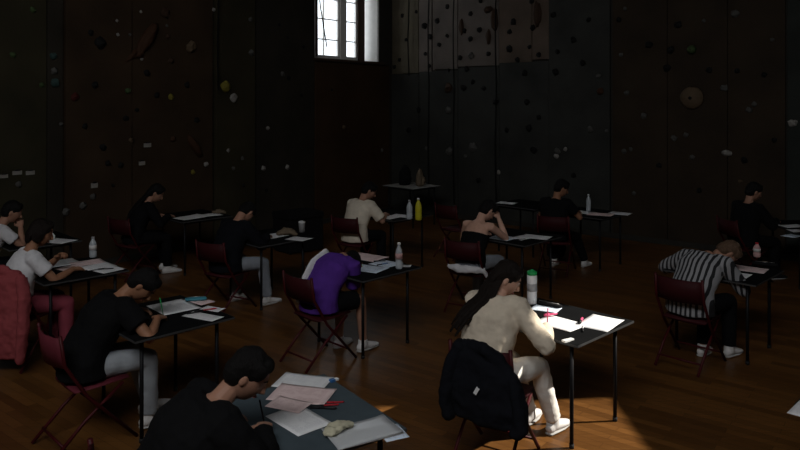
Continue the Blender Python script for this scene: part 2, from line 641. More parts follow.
# the hopper casement's stay and the pulled-back edge of a pale blind at the far jamb
mb = MB()
mb.tube([wpt(tA - .10, .10, WZ1 - .1), wpt(tA - .30, .12, 4.2), wpt(tA - .52, .16, WZ0 + .25)], [.012, .012, .012], 8)
mb.build('stay_rod', M['black_steel'], win)
mb = MB()
mb.tube([wpt(tA - .18, .15, WZ1 - .06), wpt(tA - .16, .12, 4.4), wpt(tA - .13, .10, WZ0 + .05)], [(.05, .015), (.07, .02), (.09, .02)], 12, side=LD)
mb.build('curtain_edge', M['sill'], win, True)

# the high side window the sunbeam enters by (beyond the frame)
w2 = empty('window_2', (0, 0, 0)); tag(w2, kind='structure')
mb = MB()
for yy in (5.14, 6.08):
    mb.box((SX + .15, yy, 5.535), (.1, .05, 1.83))
for zz in (4.64, 6.43):
    mb.box((SX + .15, 5.61, zz), (.1, .98, .05))
mb.build('window_frame', M['white_paint'], w2)

# unseen frame added under the closed ceiling to go with the fill lamp
w3 = empty('added_roof_frame', (0, 0, 0)); tag(w3, kind='structure')
mb = MB()
for xx in (-4.9, -2.8, -.8, 1.3):
    mb.box((xx, -1.5, HT - .06), (.08, 2.8, .10))
for yy in (-2.9, -.1):
    mb.box((-1.8, yy, HT - .06), (6.3, .08, .10))
mb.build('window_frame', M['white_paint'], w3)  # added frame only

# ------------------------------------------------------------------ furniture prototypes
TOPZ = .74
def make_desk(w=.84, d=.76):
    r_ = empty('exam_desk', (0, 0, 0))
    t = MB().box((0, 0, TOPZ - .009), (w, d, .018)).build('tabletop', M['black_laminate'], r_, bevel=.004)
    e = MB()
    for s in (-1, 1):
        e.box((0, s * (d / 2 + .001), TOPZ - .009), (w, .004, .014))
        e.box((s * (w / 2 + .001), 0, TOPZ - .009), (.004, d, .014))
    e.build('edge_strip', M['edge_metal'], t)
    a = MB()
    for s in (-1, 1):
        a.box((0, s * (d / 2 - .09), TOPZ - .036), (w - .20, .022, .035))
        a.box((s * (w / 2 - .10), 0, TOPZ - .036), (.022, d - .18, .035))
    a.build('apron', M['black_steel'], r_)
    for sx in (-1, 1):
        for sy in (-1, 1):
            l_ = MB().tube([(sx * (w / 2 - .10), sy * (d / 2 - .09), .02), (sx * (w / 2 - .10), sy * (d / 2 - .09), TOPZ - .019)], [.014, .014], 10).build('leg', M['black_steel'], r_, True)
            MB().tube([(sx * (w / 2 - .10), sy * (d / 2 - .09), .0), (sx * (w / 2 - .10), sy * (d / 2 - .09), .03)], [.017, .017], 10).build('rubber_foot', M['rubber'], l_, True)
    return r_

def make_chair():
    r_ = empty('folding_chair', (0, 0, 0))
    s = MB()
    s.tube([(0, -.16, .415), (0, .0, .42), (0, .20, .43)], [(.19, .016), (.205, .018), (.20, .016)], 20, side=(1, 0, 0))
    s.build('seat', M['red_pad'], r_, True)
    b = MB()
    vs, n = [], 9
    for j, (y, z) in enumerate(((-.235, .60), (-.25, .70), (-.262, .80))):
        for i in range(n):
            x = -.20 + .40 * i / (n - 1)
            c = -.045 * (1 - (x / .20) ** 2)
            vs.append((x, y + c, z))
    for j, (y, z) in enumerate(((-.22, .60), (-.235, .70), (-.247, .80))):
        for i in range(n):
            x = -.20 + .40 * i / (n - 1)
            c = -.045 * (1 - (x / .20) ** 2)
            vs.append((x, y + c, z))
    fs = []
    for L in (0, 1):
        for j in range(2):
            for i in range(n - 1):
                a = L * 3 * n + j * n + i
                fs.append((a, a + 1, a + n + 1, a + n))
    for i in range(n - 1):
        fs.append((i, i + 1, 3 * n + i + 1, 3 * n + i)); fs.append((2 * n + i, 2 * n + i + 1, 5 * n + i + 1, 5 * n + i))
    for j in range(2):
        fs.append((j * n, (j + 1) * n, 3 * n + (j + 1) * n, 3 * n + j * n)); fs.append((j * n + n - 1, (j + 1) * n + n - 1, 3 * n + (j + 1) * n + n - 1, 3 * n + j * n + n - 1))
    b.add(vs, fs)
    b.build('backrest', M['red_pad'], r_, True)
    for sx in (-1, 1):
        MB().tube([(sx * .205, -.262, .82), (sx * .21, -.235, .62), (sx * .21, -.09, .38), (sx * .21, .25, .008)], [.0125] * 4, 10).build('front_leg', M['red_enamel'], r_, True)
        MB().tube([(sx * .188, .16, .405), (sx * .188, -.10, .21), (sx * .188, -.31, .008)], [.0115] * 3, 10).build('rear_leg', M['red_enamel'], r_, True)
    MB().tube([(-.21, .17, .10), (.21, .17, .10)], [.009, .009], 8).build('stretcher', M['red_enamel'], r_, True)
    MB().tube([(-.188, -.24, .09), (.188, -.24, .09)], [.009, .009], 8).build('stretcher', M['red_enamel'], r_, True)
    return r_

DESK0 = make_desk()
CHAIR0 = make_chair()
used = {'d': 0, 'c': 0}

def place_desk(x, y, yaw, label, top=None):
    o = DESK0 if not used['d'] else copy_tree(DESK0)
    used['d'] = 1
    o.location = (x, y, 0)
    o.rotation_euler = (0, 0, R(yaw))
    tag(o, label, 'desk', 'exam desks across the hall')
    if top:
        for c in o.children:
            if c.name.startswith('tabletop'):
                c.data = c.data.copy()
                c.data.materials[0] = M[top]
    return o

def place_chair(x, y, yaw, label, pad=None):
    o = CHAIR0 if not used['c'] else copy_tree(CHAIR0)
    used['c'] = 1
    o.location = (x, y, 0)
    o.rotation_euler = (0, 0, R(yaw - 90))
    tag(o, label, 'chair', 'folding chairs in the hall')
    if pad:
        for c in o.children:
            if c.name.startswith(('seat', 'backrest')):
                c.data = c.data.copy()
                c.data.materials[0] = M[pad]
    return o

# ------------------------------------------------------------------ people
def ik(a, b, l1, l2, pole):
    a, b, pole = Vector(a), Vector(b), Vector(pole)
    d = b - a
    L = d.length
    if L > (l1 + l2) * .995:
        b = a + d.normalized() * (l1 + l2) * .995
        d = b - a
        L = d.length
    u = d / L
    x = (l1 * l1 - l2 * l2 + L * L) / (2 * L)
    h = math.sqrt(max(l1 * l1 - x * x, 0))
    p = (pole - u * pole.dot(u)).normalized()
    return a + u * x + p * h, b

def head_fn(d, p):
    x, y, z = p
    if z < 0:
        t = -z / .118
        x *= 1 - .34 * t * t
        if y < 0:
            y *= 1 - .45 * t
        else:
            y = y * (1 - .04 * t) + .012 * t * t
    if y > 0:
        for sx in (-1, 1):
            g = math.exp(-(((p.x - sx * .032) / .017) ** 2 + ((z - .008) / .013) ** 2))
            y -= .011 * g
            g = math.exp(-(((p.x - sx * .038) / .02) ** 2 + ((z + .028) / .02) ** 2))
            y += .004 * g
        y += .005 * math.exp(-((z - .032) / .012) ** 2) * math.exp(-(p.x / .045) ** 2)
        y += .005 * math.exp(-((z + .062) / .009) ** 2) * math.exp(-(p.x / .022) ** 2)
        y += .006 * math.exp(-((z + .098) / .015) ** 2) * math.exp(-(p.x / .022) ** 2)
    return Vector((x, y, z))

def hand(mb, wrist, d, nrm, curl, side, k=1.0):
    """palm, four fingers and a thumb; d = pointing direction, nrm = palm side, curl 0..1"""
    d = Vector(d).normalized()
    nrm = Vector(nrm)
    nrm = (nrm - d * nrm.dot(d)).normalized()
    s = d.cross(nrm).normalized() * side            # towards the thumb
    w = Vector(wrist)
    mb.tube([w - d * .01, w + d * .03, w + d * .065, w + d * .09], [(.024, .017), (.034, .016), (.040, .014), (.037, .011)], 12, side=s, cap='round')
    lens = [(.040, .026, .020), (.045, .029, .021), (.041, .027, .020), (.032, .021, .018)]
    for i, ln in enumerate(lens):
        p = w + d * (.085 - .004 * abs(i - 1)) + s * (.030 - .020 * i)
        pts = [p - d * .012]
        a = R(12 + 25 * curl)
        for L in ln:
            q = d * math.cos(a) + nrm * math.sin(a)
            pts.append(p)
            p = p + q * L * k
            a += R(18 + 42 * curl)
        pts.append(p)
        mb.tube(pts, [.0095, .0095, .0085, .0078, .0068], 8, cap='round')
    t0 = w + d * .025 + s * .026
    t1 = t0 + (d * .55 + s * .75 + nrm * .35).normalized() * .038
    t2 = t1 + (d * .85 + s * (.25 - .3 * curl) + nrm * .45).normalized() * .032
    t3 = t2 + (d * .9 - s * .25 * curl + nrm * .35).normalized() * .024
    mb.tube([t0, t1, t2, t3], [.014, .0115, .0098, .0075], 8, cap='round')
    return w + d * .12 + nrm * .03 + s * .012

def person(label, hx, hy, yaw, lean=28, hpitch=45, hyaw=0, twist=0, bend=0, shirt='black_cloth', sleeve='long', trouser='grey_jean',
           legs='long', hair='hair_black', hstyle='short', skin='skin', rh=(.14, .42, .775), lh=(-.16, .38, .775), rpole=None, lpole=None,
           rf=(.13, .40), lf=(-.13, .36), shoe='shoe_white', vox=.006, hipz=.525, name='person', rcurl=.75, lcurl=.35, backline=None, hoff=(0, 0, 0), k=.94, bulk=1.06, fold=.022):
    root = empty(name, (hx, hy, 0), R(yaw - 90), label, 'person')
    H = Vector((0, 0, hipz))
    def sd_(a):
        a = R(a)
        return Vector((math.sin(R(bend)) * .6 * math.cos(a), math.sin(a), math.cos(a)))
    p = [H, H + sd_(lean * .55) * .17 * k]
    p.append(p[-1] + sd_(lean * .95) * .17 * k)
    p.append(p[-1] + sd_(lean * 1.3) * .17 * k)
    side = Vector((math.cos(R(twist)), math.sin(R(twist)), -.10 * bend / 30 if bend else 0)).normalized()
    up3 = sd_(lean * 1.3)
    # head
    base = p[3] + up3 * .03 + Vector(hoff)
    nd = sd_(lean * 1.05 + hpitch * .25)
    hr = Matrix.Rotation(R(hyaw), 3, 'Z') @ Matrix.Rotation(R(-hpitch), 3, 'X')
    neck = base + nd * .062 * k
    hc = neck + hr @ Vector((0, .025, .085))
    sh = {}
    for s in (-1, 1):
        sh[s] = p[3] - up3 * .045 + side * (.175 * s * k)
    # --- body
    b = MB()
    b.tube([H - Vector((0, .0, .05)), H + Vector((0, 0, .04)), p[1], p[2], p[3] - up3 * .05, p[3] + up3 * .01], [(.155, .105), (.155, .11), (.13, .092), (.15, .108), (.135, .085), (.06, .055)], 18, side=side, cap='round')
    b.tube([p[3] - up3 * .05, base, neck, hc + hr @ Vector((0, -.02, -.02))], [.062, .054, .052, .055], 12)
    b.ball(hc, (.074, .096, .118), hr, 36, 26, head_fn)
    b.tube([hc + hr @ Vector((0, .086, .022)), hc + hr @ Vector((0, .104, -.008)), hc + hr @ Vector((0, .112, -.026)), hc + hr @ Vector((0, .094, -.036))], [.008, .010, .014, .010], 8, side=hr @ Vector((1, 0, 0)), cap='round')
    for s in (-1, 1):
        b.ball(hc + hr @ Vector((s * .076, -.010, -.005)), (.010, .019, .032), hr @ Matrix.Rotation(R(12 * s), 3, 'Z'), 10, 8)
    el, wr, kn, an = {}, {}, {}, {}
    for s, tgt, pole, curl in ((1, rh, rpole, rcurl), (-1, lh, lpole, lcurl)):
        if pole is None:
            pole = (s * .8, -.3, -.9)
        el[s], wr[s] = ik(sh[s], Vector(tgt), .29 * k, .255 * k, pole)
        b.tube([sh[s] - side * (.05 * s), sh[s], (sh[s] + el[s]) / 2, el[s]], [.05, .050, .043, .037], 12, cap='round')
        fd = (wr[s] - el[s]).normalized()
        b.tube([el[s], el[s] + fd * .08, wr[s]], [.037, .039, .025], 12, cap='round')
        if abs(tgt[2] - .775) < .06:
            hd = Vector((fd.x * .8 - s * .12, fd.y + .2, -.18))
            hand(b, wr[s], hd, (-.35 * s, .1, -1), curl, s * (-1) * -1 if True else s, k)
        else:
            hand(b, wr[s], fd, (-s, .2, 0), curl, s, k)
    for s, ft in ((1, rf), (-1, lf)):
        hj = H + Vector((s * .085, .0, -.005))
        kn[s], an[s] = ik(hj, Vector((ft[0], ft[1], .095)), .43 * k, .42 * k, (s * .10, .6, 1))
        b.tube([hj, (hj + kn[s]) / 2, kn[s]], [.076, .066, .052], 14, cap='round')
        sd2 = (an[s] - kn[s]).normalized()
        b.tube([kn[s], kn[s] + sd2 * .13, an[s]], [.052, .050, .036], 14, cap='round')
        b.tube([an[s] + Vector((0, -.02, -.03)), an[s] + Vector((s * .01, .05, -.05)), an[s] + Vector((s * .02, .13, -.062))], [(.032, .03), (.038, .026), (.036, .016)], 12, side=(1, 0, 0), cap='round')
    body = link('body', fused(b, vox, 2), M[skin], root, True)
    # face
    for s in (-1, 1):
        e = MB().ball(hc + hr @ Vector((s * .031, .0685, .008)), .0105, hr, 12, 8).build('eye', M['eye_white'], body, True)
        MB().ball(hc + hr @ Vector((s * .031, .0775, .007)), (.0050, .0025, .0050), hr, 10, 6).build('iris', M['iris'], e, True)
        MB().tube([hc + hr @ Vector((s * .015, .094, .030)), hc + hr @ Vector((s * .034, .090, .036)), hc + hr @ Vector((s * .050, .076, .030))], [.003, .004, .002], 6).build('eyebrow', M[hair], body, True)
    MB().tube([hc + hr @ Vector((-.022, .083, -.064)), hc + hr @ Vector((0, .0945, -.062)), hc + hr @ Vector((.022, .083, -.064))], [.003, .0065, .003], 8).build('mouth', M['lip'], body, True)
    # --- hair
    h = MB()
    off = lambda *a: hc + hr @ Vector(a)
    h.ball(off(0, -.018, .032), (.084, .094, .100), hr, 24, 16)
    h.ball(off(0, -.045, -.005), (.076, .070, .085), hr, 20, 14)
    h.ball(off(0, .045, .085), (.066, .042, .036), hr, 16, 10)
    for s in (-1, 1):
        h.ball(off(s * .058, .020, .055), (.026, .05, .045), hr, 14, 10)
    if hstyle in ('bob', 'long', 'pony'):
        for s in (-1, 1) if hstyle != 'long' else ():
            h.tube([off(s * .062, .0, .05), off(s * .080, -.012, .0), off(s * .076, -.025, -.07)], [(.02, .045), (.016, .05), (.012, .04)], 12, side=hr @ Vector((1, 0, 0)), cap='round')
        h.tube([off(0, -.06, .05), off(0, -.085, -.03), off(0, -.08, -.09)], [(.07, .04), (.075, .035), (.068, .025)], 16, side=hr @ Vector((1, 0, 0)), cap='round')
    if hstyle == 'long' and backline:
        pts = [off(0, -.07, .0)] + [Vector(q) for q in backline]
        n_ = len(pts)
        for e_, w_, k_ in ((-1.5, .020, .9), (-.8, .026, 1.0), (0, .030, .94), (.8, .026, 1.05), (1.5, .019, .85)):
            q_ = [pts[0] + side * (.03 * e_)] + [pts[0] + (v_ - pts[0]) * k_ + side * (.038 * e_) for v_ in pts[1:]]
            h.tube(q_, [(w_ * (1 - .6 * i / (n_ - 1)), w_ * .75 * (1 - .55 * i / (n_ - 1))) for i in range(n_)], 12, side=side, cap='round')
    if hstyle == 'bun':
        h.ball(off(0, -.10, .09), (.045, .042, .042), hr, 14, 10)
    link('hair', fused(h, max(vox, .006), 2, .010, .03), M[hair], root, True)
    # --- clothing
    cvox = max(vox * 1.4, .008)
    B_ = lambda rs: [(r_[0] * bulk, r_[1] * bulk) if isinstance(r_, tuple) else r_ * bulk for r_ in rs]
    c = MB()
    if sleeve == 'strap':
        c.tube([H - Vector((0, 0, .04)), H + Vector((0, 0, .04)), p[1], p[2]], B_([(.175, .128), (.175, .128), (.150, .112), (.163, .122)]), 20, side=side)
    else:
        c.tube([H - Vector((0, 0, .07)), H + Vector((0, 0, .04)), p[1], p[2], p[3] - up3 * .055, p[3] - up3 * .005], B_([(.185, .135), (.182, .135), (.160, .120), (.176, .130), (.155, .105), (.076, .070)]), 20, side=side)
        for s in (-1, 1):
            if sleeve == 'long':
                fd = (wr[s] - el[s]).normalized()
                c.tube([sh[s] - side * (.07 * s), sh[s], (sh[s] + el[s]) / 2, el[s]], B_([.066, .070, .062, .056]), 14, cap='round')
                c.tube([el[s], el[s] + fd * .1, wr[s] - fd * .015], B_([.056, .054, .040]), 14)
            else:
                q = sh[s] + (el[s] - sh[s]) * {'short': .62, 'half': .85}[sleeve]
                c.tube([sh[s] - side * (.07 * s), sh[s], q], B_([.066, .068, .066]), 14)
    link('shirt', fused(c, cvox, 3, fold * .85, .11), M[shirt], root, True)
    c = MB()
    c.ball(H + Vector((0, -.015, -.012)), (.182, .140, .085), None, 20, 12)
    for s in (-1, 1):
        hj = H + Vector((s * .085, 0, -.005))
        if legs == 'long':
            sd2 = (an[s] - kn[s]).normalized()
            c.tube([hj, (hj + kn[s]) / 2, kn[s]], [.092, .083, .070], 16, cap='round')
            c.tube([kn[s], kn[s] + sd2 * .14, an[s] - sd2 * .005], [.070, .068, .058], 16)
        else:
            c.tube([hj, (hj + kn[s]) / 2, hj + (kn[s] - hj) * .85], [.092, .088, .084], 16)
    link('trousers' if legs == 'long' else 'shorts', fused(c, cvox, 3, fold * .55, .11), M[trouser], root, True)
    for s in (-1, 1):
        a = an[s]
        c = MB()
        d = Vector((s * .02, .15, 0))
        c.tube([a + Vector((0, -.045, -.052)), a + Vector((0, .0, -.046)), a + Vector((s * .01, .07, -.056)), a + Vector((s * .02, .145, -.068)), a + Vector((s * .022, .18, -.072))], [(.034, .038), (.040, .044), (.046, .034), (.046, .022), (.030, .016)], 16, side=(1, 0, 0), cap='round')
        c.tube([a + Vector((0, 0, -.05)), a + Vector((0, -.005, .012))], [.048, .045], 14)
        so = link('shoe', fused(c, .008, 2), M[shoe], root, True)
        c = MB()
        c.tube([a + Vector((0, -.065, -.085)), a + Vector((0, 0, -.085)), a + Vector((s * .01, .08, -.085)), a + Vector((s * .022, .18, -.085))], [(.030, .0095), (.043, .0095), (.049, .0095), (.034, .0095)], 16, side=(1, 0, 0), cap='round')
        c.build('sole', M['sole'], so, True)
    info = dict(root=root, hc=hc, hr=hr, p=p, sh=sh, el=el, wr=wr, kn=kn, an=an, side=side, body=body)
    return info

# ------------------------------------------------------------------ things on desks
def local(x, y, yaw):
    c, s = math.cos(R(yaw)), math.sin(R(yaw))
    return lambda u, v: (x + u * c - v * s, y + u * s + v * c)

def sheet(name, px, py, z, rz, w, d, m, label, curl=.004, group=None, cat='paper', thick=.0012):
    """a paper lying on a desk: a thin curled solid"""
    rnd = random.Random(label)
    nx, ny = 9, 9
    a, b_, ph = rnd.uniform(.5, 1), rnd.uniform(.3, 1), rnd.uniform(0, 6)
    top, bot = [], []
    for j in range(ny):
        for i in range(nx):
            u, v = i / (nx - 1), j / (ny - 1)
            h = curl * (a * (2 * u - 1) ** 4 * v + b_ * (1 - v) ** 3 * u + .25 * (1 + math.sin(5 * u + 4 * v + ph)) * (1 - abs(2 * v - 1)))
            top.append(((u - .5) * w, (v - .5) * d, thick + h))
            bot.append(((u - .5) * w, (v - .5) * d, h))
    fs = []
    N = nx * ny
    for j in range(ny - 1):
        for i in range(nx - 1):
            q = j * nx + i
            fs += [(q, q + 1, q + nx + 1, q + nx), (N + q, N + q + nx, N + q + nx + 1, N + q + 1)]
    for i in range(nx - 1):
        fs += [(i, N + i, N + i + 1, i + 1), (N - nx + i, N - nx + i + 1, 2 * N - nx + i + 1, 2 * N - nx + i)]
    for j in range(ny - 1):
        fs += [(j * nx, (j + 1) * nx, N + (j + 1) * nx, N + j * nx), (j * nx + nx - 1, N + j * nx + nx - 1, N + (j + 1) * nx + nx - 1, (j + 1) * nx + nx - 1)]
    o = MB().add(top + bot, fs).build(name, PAPERS.get(m) or M[m], None, True)
    o.location = (px, py, z)
    o.rotation_euler = (0, 0, R(rz))
    return tag(o, label, cat, group)

def bottle(px, py, z, label, body, cap, lab=None, r_=.033, h=.24, name='water_bottle', sport=False):
    o = empty(name, (px, py, z), 0, label, 'bottle')
    if sport:
        prof = [(r_ * .9, 0), (r_, .008), (r_, h * .55), (r_ * .94, h * .60), (r_, h * .66), (r_, h * .84), (r_ * .9, h * .86)]
        cp = [(r_ * 1.02, h * .85), (r_ * 1.02, h * .94), (r_ * .7, h * .97), (r_ * .35, h * .975), (r_ * .35, h), (r_ * .28, h * 1.01)]
    else:
        prof = [(r_ * .85, 0), (r_, .01), (r_, h * .3), (r_ * .93, h * .33), (r_, h * .36), (r_, h * .62), (r_ * .8, h * .74), (r_ * .42, h * .86), (r_ * .38, h * .92)]
        cp = [(r_ * .46, h * .91), (r_ * .46, h * .995), (r_ * .40, h)]
    MB().lathe(prof, 20).build('bottle_body', M[body], o, True)
    MB().lathe(cp, 16).build('cap', M[cap], o, True)
    if lab:
        MB().lathe([(r_ * 1.02, h * .38), (r_ * 1.02, h * .60)], 20).build('paper_label', M[lab], o, True)
    return o

def pen(px, py, z, rz, m, label, L=.145, name='pen', cap='shoe_black', r_=.0045):
    o = empty(name, (px, py, z + r_), R(rz), label, 'pen')
    MB().tube([(-L / 2, 0, 0), (L * .42, 0, 0), (L / 2, 0, 0)], [r_, r_, r_ * .3], 8).build('barrel', M[m], o, True)
    MB().tube([(-L / 2 - .004, 0, 0), (-L * .12, 0, 0)], [r_ * 1.25, r_ * 1.25], 8).build('pen_cap', M[cap], o, True)
    return o

def pouch(px, py, z, rz, m, label, s=(.20, .08, .05), zipm='steel'):
    o = empty('pencil_case', (px, py, z), R(rz), label, 'pencil case')
    b = MB().tube([(-s[0] / 2, 0, s[2] / 2), (-s[0] / 4, 0, s[2] / 2), (s[0] / 4, 0, s[2] / 2), (s[0] / 2, 0, s[2] / 2)], [(s[1] * .42, s[2] * .42), (s[1] / 2, s[2] / 2), (s[1] / 2, s[2] / 2), (s[1] * .42, s[2] * .42)], 16, side=(0, 1, 0), cap='round')
    link('case_body', fused(b, .006, 2, .006, .04), M[m], o, True)
    MB().tube([(-s[0] * .42, 0, s[2] * .985), (s[0] * .42, 0, s[2] * .985)], [.003, .003], 6).build('zipper', M[zipm], o, True)
    return o

for k, c in dict(red_plastic=(.45, .02, .03), pink_plastic=(.75, .10, .22), blue_plastic=(.04, .14, .35), green_plastic=(.02, .30, .08), yellow_plastic=(.55, .50, .03), white_plastic=(.75, .75, .74), black_plastic=(.015, .015, .016), teal_plastic=(.05, .22, .28), grey_plastic=(.33, .33, .33), purple_plastic=(.18, .06, .28)).items():
    M[k] = mat(k, c, .35, var=.04)
M['label_pink'] = mat('pink_label', (.55, .33, .32), .5)
M['label_white'] = mat('white_label', (.62, .60, .58), .5)
M['clear'] = clear_mat('clear_plastic', (.72, .78, .82), .12, .45)
M['sleeve'] = clear_mat('plastic_sleeve', (.75, .77, .78), .18, .55)

# ================================================================== stations
ST = {}
def station(key, tx, ty, yaw, who, dist=.62, hip=None, pyaw=None, top=None, chair=True, pad=None, desk_yaw=None, cdist=.02):
    """desk centred at tx, ty; the sitter faces yaw (degrees from +X)"""
    dy = yaw if desk_yaw is None else desk_yaw
    place_desk(tx, ty, dy - 90, 'desk ' + who[1], top)
    f = Vector((math.cos(R(yaw)), math.sin(R(yaw)), 0))
    h = Vector((tx, ty, 0)) - f * dist if hip is None else Vector((*hip, 0))
    py = yaw if pyaw is None else pyaw
    if chair:
        pf = Vector((math.cos(R(py)), math.sin(R(py)), 0))
        c = h + pf * cdist
        place_chair(c.x, c.y, py, 'red folding chair ' + who[2], pad)
    ST[key] = (h, py, local(tx, ty, dy - 90))
    return h, py, local(tx, ty, dy - 90)

T = TOPZ + .0005
# 1 the woman in cream at the sunlit desk
h, y, L = station('cream', 1.148, 5.17, 44, ('', 'in the sunbeam, black top with a green-capped bottle', 'under the black jacket and the woman in cream'), hip=(.62, 4.60), pyaw=60)
P1 = person('woman in a cream long-sleeved top with long dark hair, writing in the sunbeam', .56, 4.70, 51, lean=24, hpitch=32, hyaw=-52, shirt='cream_cloth', sleeve='long', trouser='cream_trouser', hoff=(-.03, -.02, -.02),
       hair='hair_brown', hstyle='long', backline=[(-.04, .07, 1.0), (-.11, -.045, .91), (-.17, -.10, .79)], rh=(.26, .39, .785), lh=(-.08, .50, .785), rpole=(1, -.75, -.8), lpole=(-.2, -.2, -1),
       rf=(.24, .54), lf=(.04, .56), vox=.0055, k=1.0, bulk=1.15, fold=.042, skin='skin_fair')

# 2 the man in black at the near desk
h, y, L = station('near', -.52, 3.57, 35, ('', 'with a slate-grey top, pink sheets and a plastic sleeve', 'of the man in black bent over pink sheets'), hip=(-1.09, 3.13), pyaw=33, top='grey_laminate')
P2 = person('man with short black hair in a black jacket, bent over the pink sheets', h.x, h.y, 30, lean=36, hpitch=38, hyaw=-22, shirt='black_cloth', sleeve='long', trouser='black_cloth', hair='hair_black', hstyle='short',
       rh=(.03, .48, .785), lh=(-.25, .36, .785), rpole=(1, -.2, -.5), vox=.0055, shoe='shoe_black', k=1.0, bulk=1.38, fold=.035)

# 3 the black T-shirt man
h, y, L = station('tee', -1.80, 5.25, 45, ('', 'before the man in the black T-shirt', 'of the man in the black T-shirt, with a rose-red back'), hip=(-2.18, 4.86), pad='rose_pad')
P3 = person('man in a black T-shirt and pale grey jeans, head low over his writing', h.x - .03, h.y, 42, lean=36, hpitch=58, hyaw=-30, shirt='black_cloth', sleeve='short', trouser='grey_jean', hair='hair_black', hstyle='short', skin='skin_tan',
       rh=(.17, .47, .785), lh=(-.18, .44, .785), rpole=(1, -.4, -.5), rf=(.12, .43), lf=(-.12, .52), vox=.006, k=.97, bulk=1.2, fold=.032)

# 4 the girl in the white T-shirt
h, y, L = station('girl', -3.15, 6.70, 45, ('', 'before the girl in the white T-shirt, heaped with sheets', 'hung with the coral pink jacket'), hip=(-3.40, 6.34), pyaw=80)
P4 = person('girl in a white T-shirt with tied-back dark hair, chin on her hand', -3.47, 6.30, 42, lean=17, hpitch=20, hyaw=-12, shirt='white_cloth', sleeve='short', trouser='rose_cloth', hair='hair_brown', hstyle='bob', skin='skin_tan',
       rh=(.12, .47, .785), lh=(-.02, .37, .88), lpole=(-.6, .5, -1), vox=.006, rcurl=.5, lcurl=.8)

# 5 the far-left sitter
h, y, L = station('edge', -4.24, 8.12, 45, ('', 'with a pale sheet, behind the girl in white by the climbing wall', 'of the second white-shirted sitter near the wall'), hip=(-4.62, 7.72))
P5 = person('dark-haired sitter in a white shirt, hand at the face, behind the girl in white', h.x, h.y, 40, lean=26, hpitch=25, hyaw=-8, shirt='white_cloth', sleeve='short', trouser='navy_cloth', hair='hair_black', hstyle='short',
       rh=(.05, .38, .92), rpole=(.5, .5, -1), lh=(-.15, .42, .785), vox=.008)

# 6 the long-haired dark figure
h, y, L = station('dark', -2.92, 9.86, 45, ('', 'of the long-haired figure in black, against the climbing wall', 'of the long-haired figure in black'), hip=(-3.58, 9.40), pyaw=60)
P6 = person('figure in black with long black hair and white shoes, by the climbing wall', h.x, h.y, 38, lean=24, hpitch=35, hyaw=-20, shirt='black_cloth', sleeve='long', trouser='black_cloth', hair='hair_black', hstyle='long',
       backline=[(0, .06, .97), (0, -.04, .86), (0, -.09, .72)], rf=(.12, .42), lf=(-.12, .46), rh=(.13, .44, .785), vox=.008, k=.94)

# 7 the black sweater
h, y, L = station('sweat', -1.58, 8.30, 45, ('', 'of the sitter in the black sweater, with a cluttered top', 'of the sitter in the black sweater'), hip=(-1.96, 7.86), pyaw=60)
P7 = person('sitter in a black sweater and faded jeans, seen from behind', h.x, h.y, 52, lean=23, hpitch=62, hyaw=8, shirt='navy_cloth', sleeve='long', trouser='blue_jean', hair='hair_black', hstyle='short',
       rf=(.20, .44), lf=(-.22, .32), rh=(.15, .48, .785), lh=(-.17, .44, .785), vox=.008, bulk=1.2)

# 8 purple
h, y, L = station('purple', -.36, 6.82, 45, ('', 'of the student in purple, with bluish and pink sheets', 'of the student in the purple T-shirt'), hip=(-.74, 6.36))
P8 = person('student in a purple T-shirt and black shorts, slumped forward over the desk', h.x, h.y, 54, lean=47, hpitch=80, hyaw=15, shirt='purple_cloth', sleeve='half', trouser='black_cloth', legs='short', hair='hair_black', hstyle='short',
       rh=(.07, .46, .785), lh=(-.10, .56, .785), rpole=(.25, -.5, -1), lpole=(-.3, -.2, -1), rf=(.18, .42), lf=(-.06, .36), vox=.0065, bulk=1.12, hoff=(-.03, .03, -.11))

sp = P8
pts = []
for i in range(4):
    q = sp['p'][i]
    pts.append(q - sp['side'] * (.150, .135, .145, .11)[i] + Vector((0, -.085, .055 if i else .0)))
shirt8 = [c for c in sp['root'].children if c.name.startswith('shirt')][0]
link('white_side_panel', fused(MB().tube(pts, [(.055, .022)] * 4, 12, side=(0, 0, 1), cap='round'), .008, 2, .01, .06), M['white_cloth'], shirt8, True)

# 9 the far ivory shirt
h, y, L = station('ivory', -.12, 9.95, 45, ('', 'carrying a yellow bottle, near the corner of the hall', 'of the sitter in the ivory T-shirt'), hip=(-.62, 9.50), pyaw=60)
P9 = person('sitter in an ivory T-shirt with short dark hair, near the far corner', h.x, h.y, 50, lean=21, hpitch=32, hyaw=-36, shirt='ivory_cloth', sleeve='half', trouser='black_cloth', hair='hair_black', hstyle='short',
       rh=(.18, .44, .785), lh=(-.17, .42, .785), vox=.008, bulk=1.15)

# 10 the apricot shoulders
h, y, L = station('apricot', 1.36, 8.35, 45, ('', 'of the bare-shouldered woman, behind the sunlit desk', 'of the bare-shouldered woman, pale cloth hanging off it'), hip=(.80, 7.93), pyaw=60)
P10 = person('bare-shouldered woman in a black top, one hand raised to her head', h.x, h.y, 52, lean=27, hpitch=42, hyaw=-20, shirt='black_cloth', sleeve='strap', trouser='blue_jean', hair='hair_black', hstyle='short', skin='skin_fair',
       rh=(.12, .43, .97), rpole=(.6, .5, -1.2), lh=(-.15, .46, .785), vox=.007, rcurl=.8)

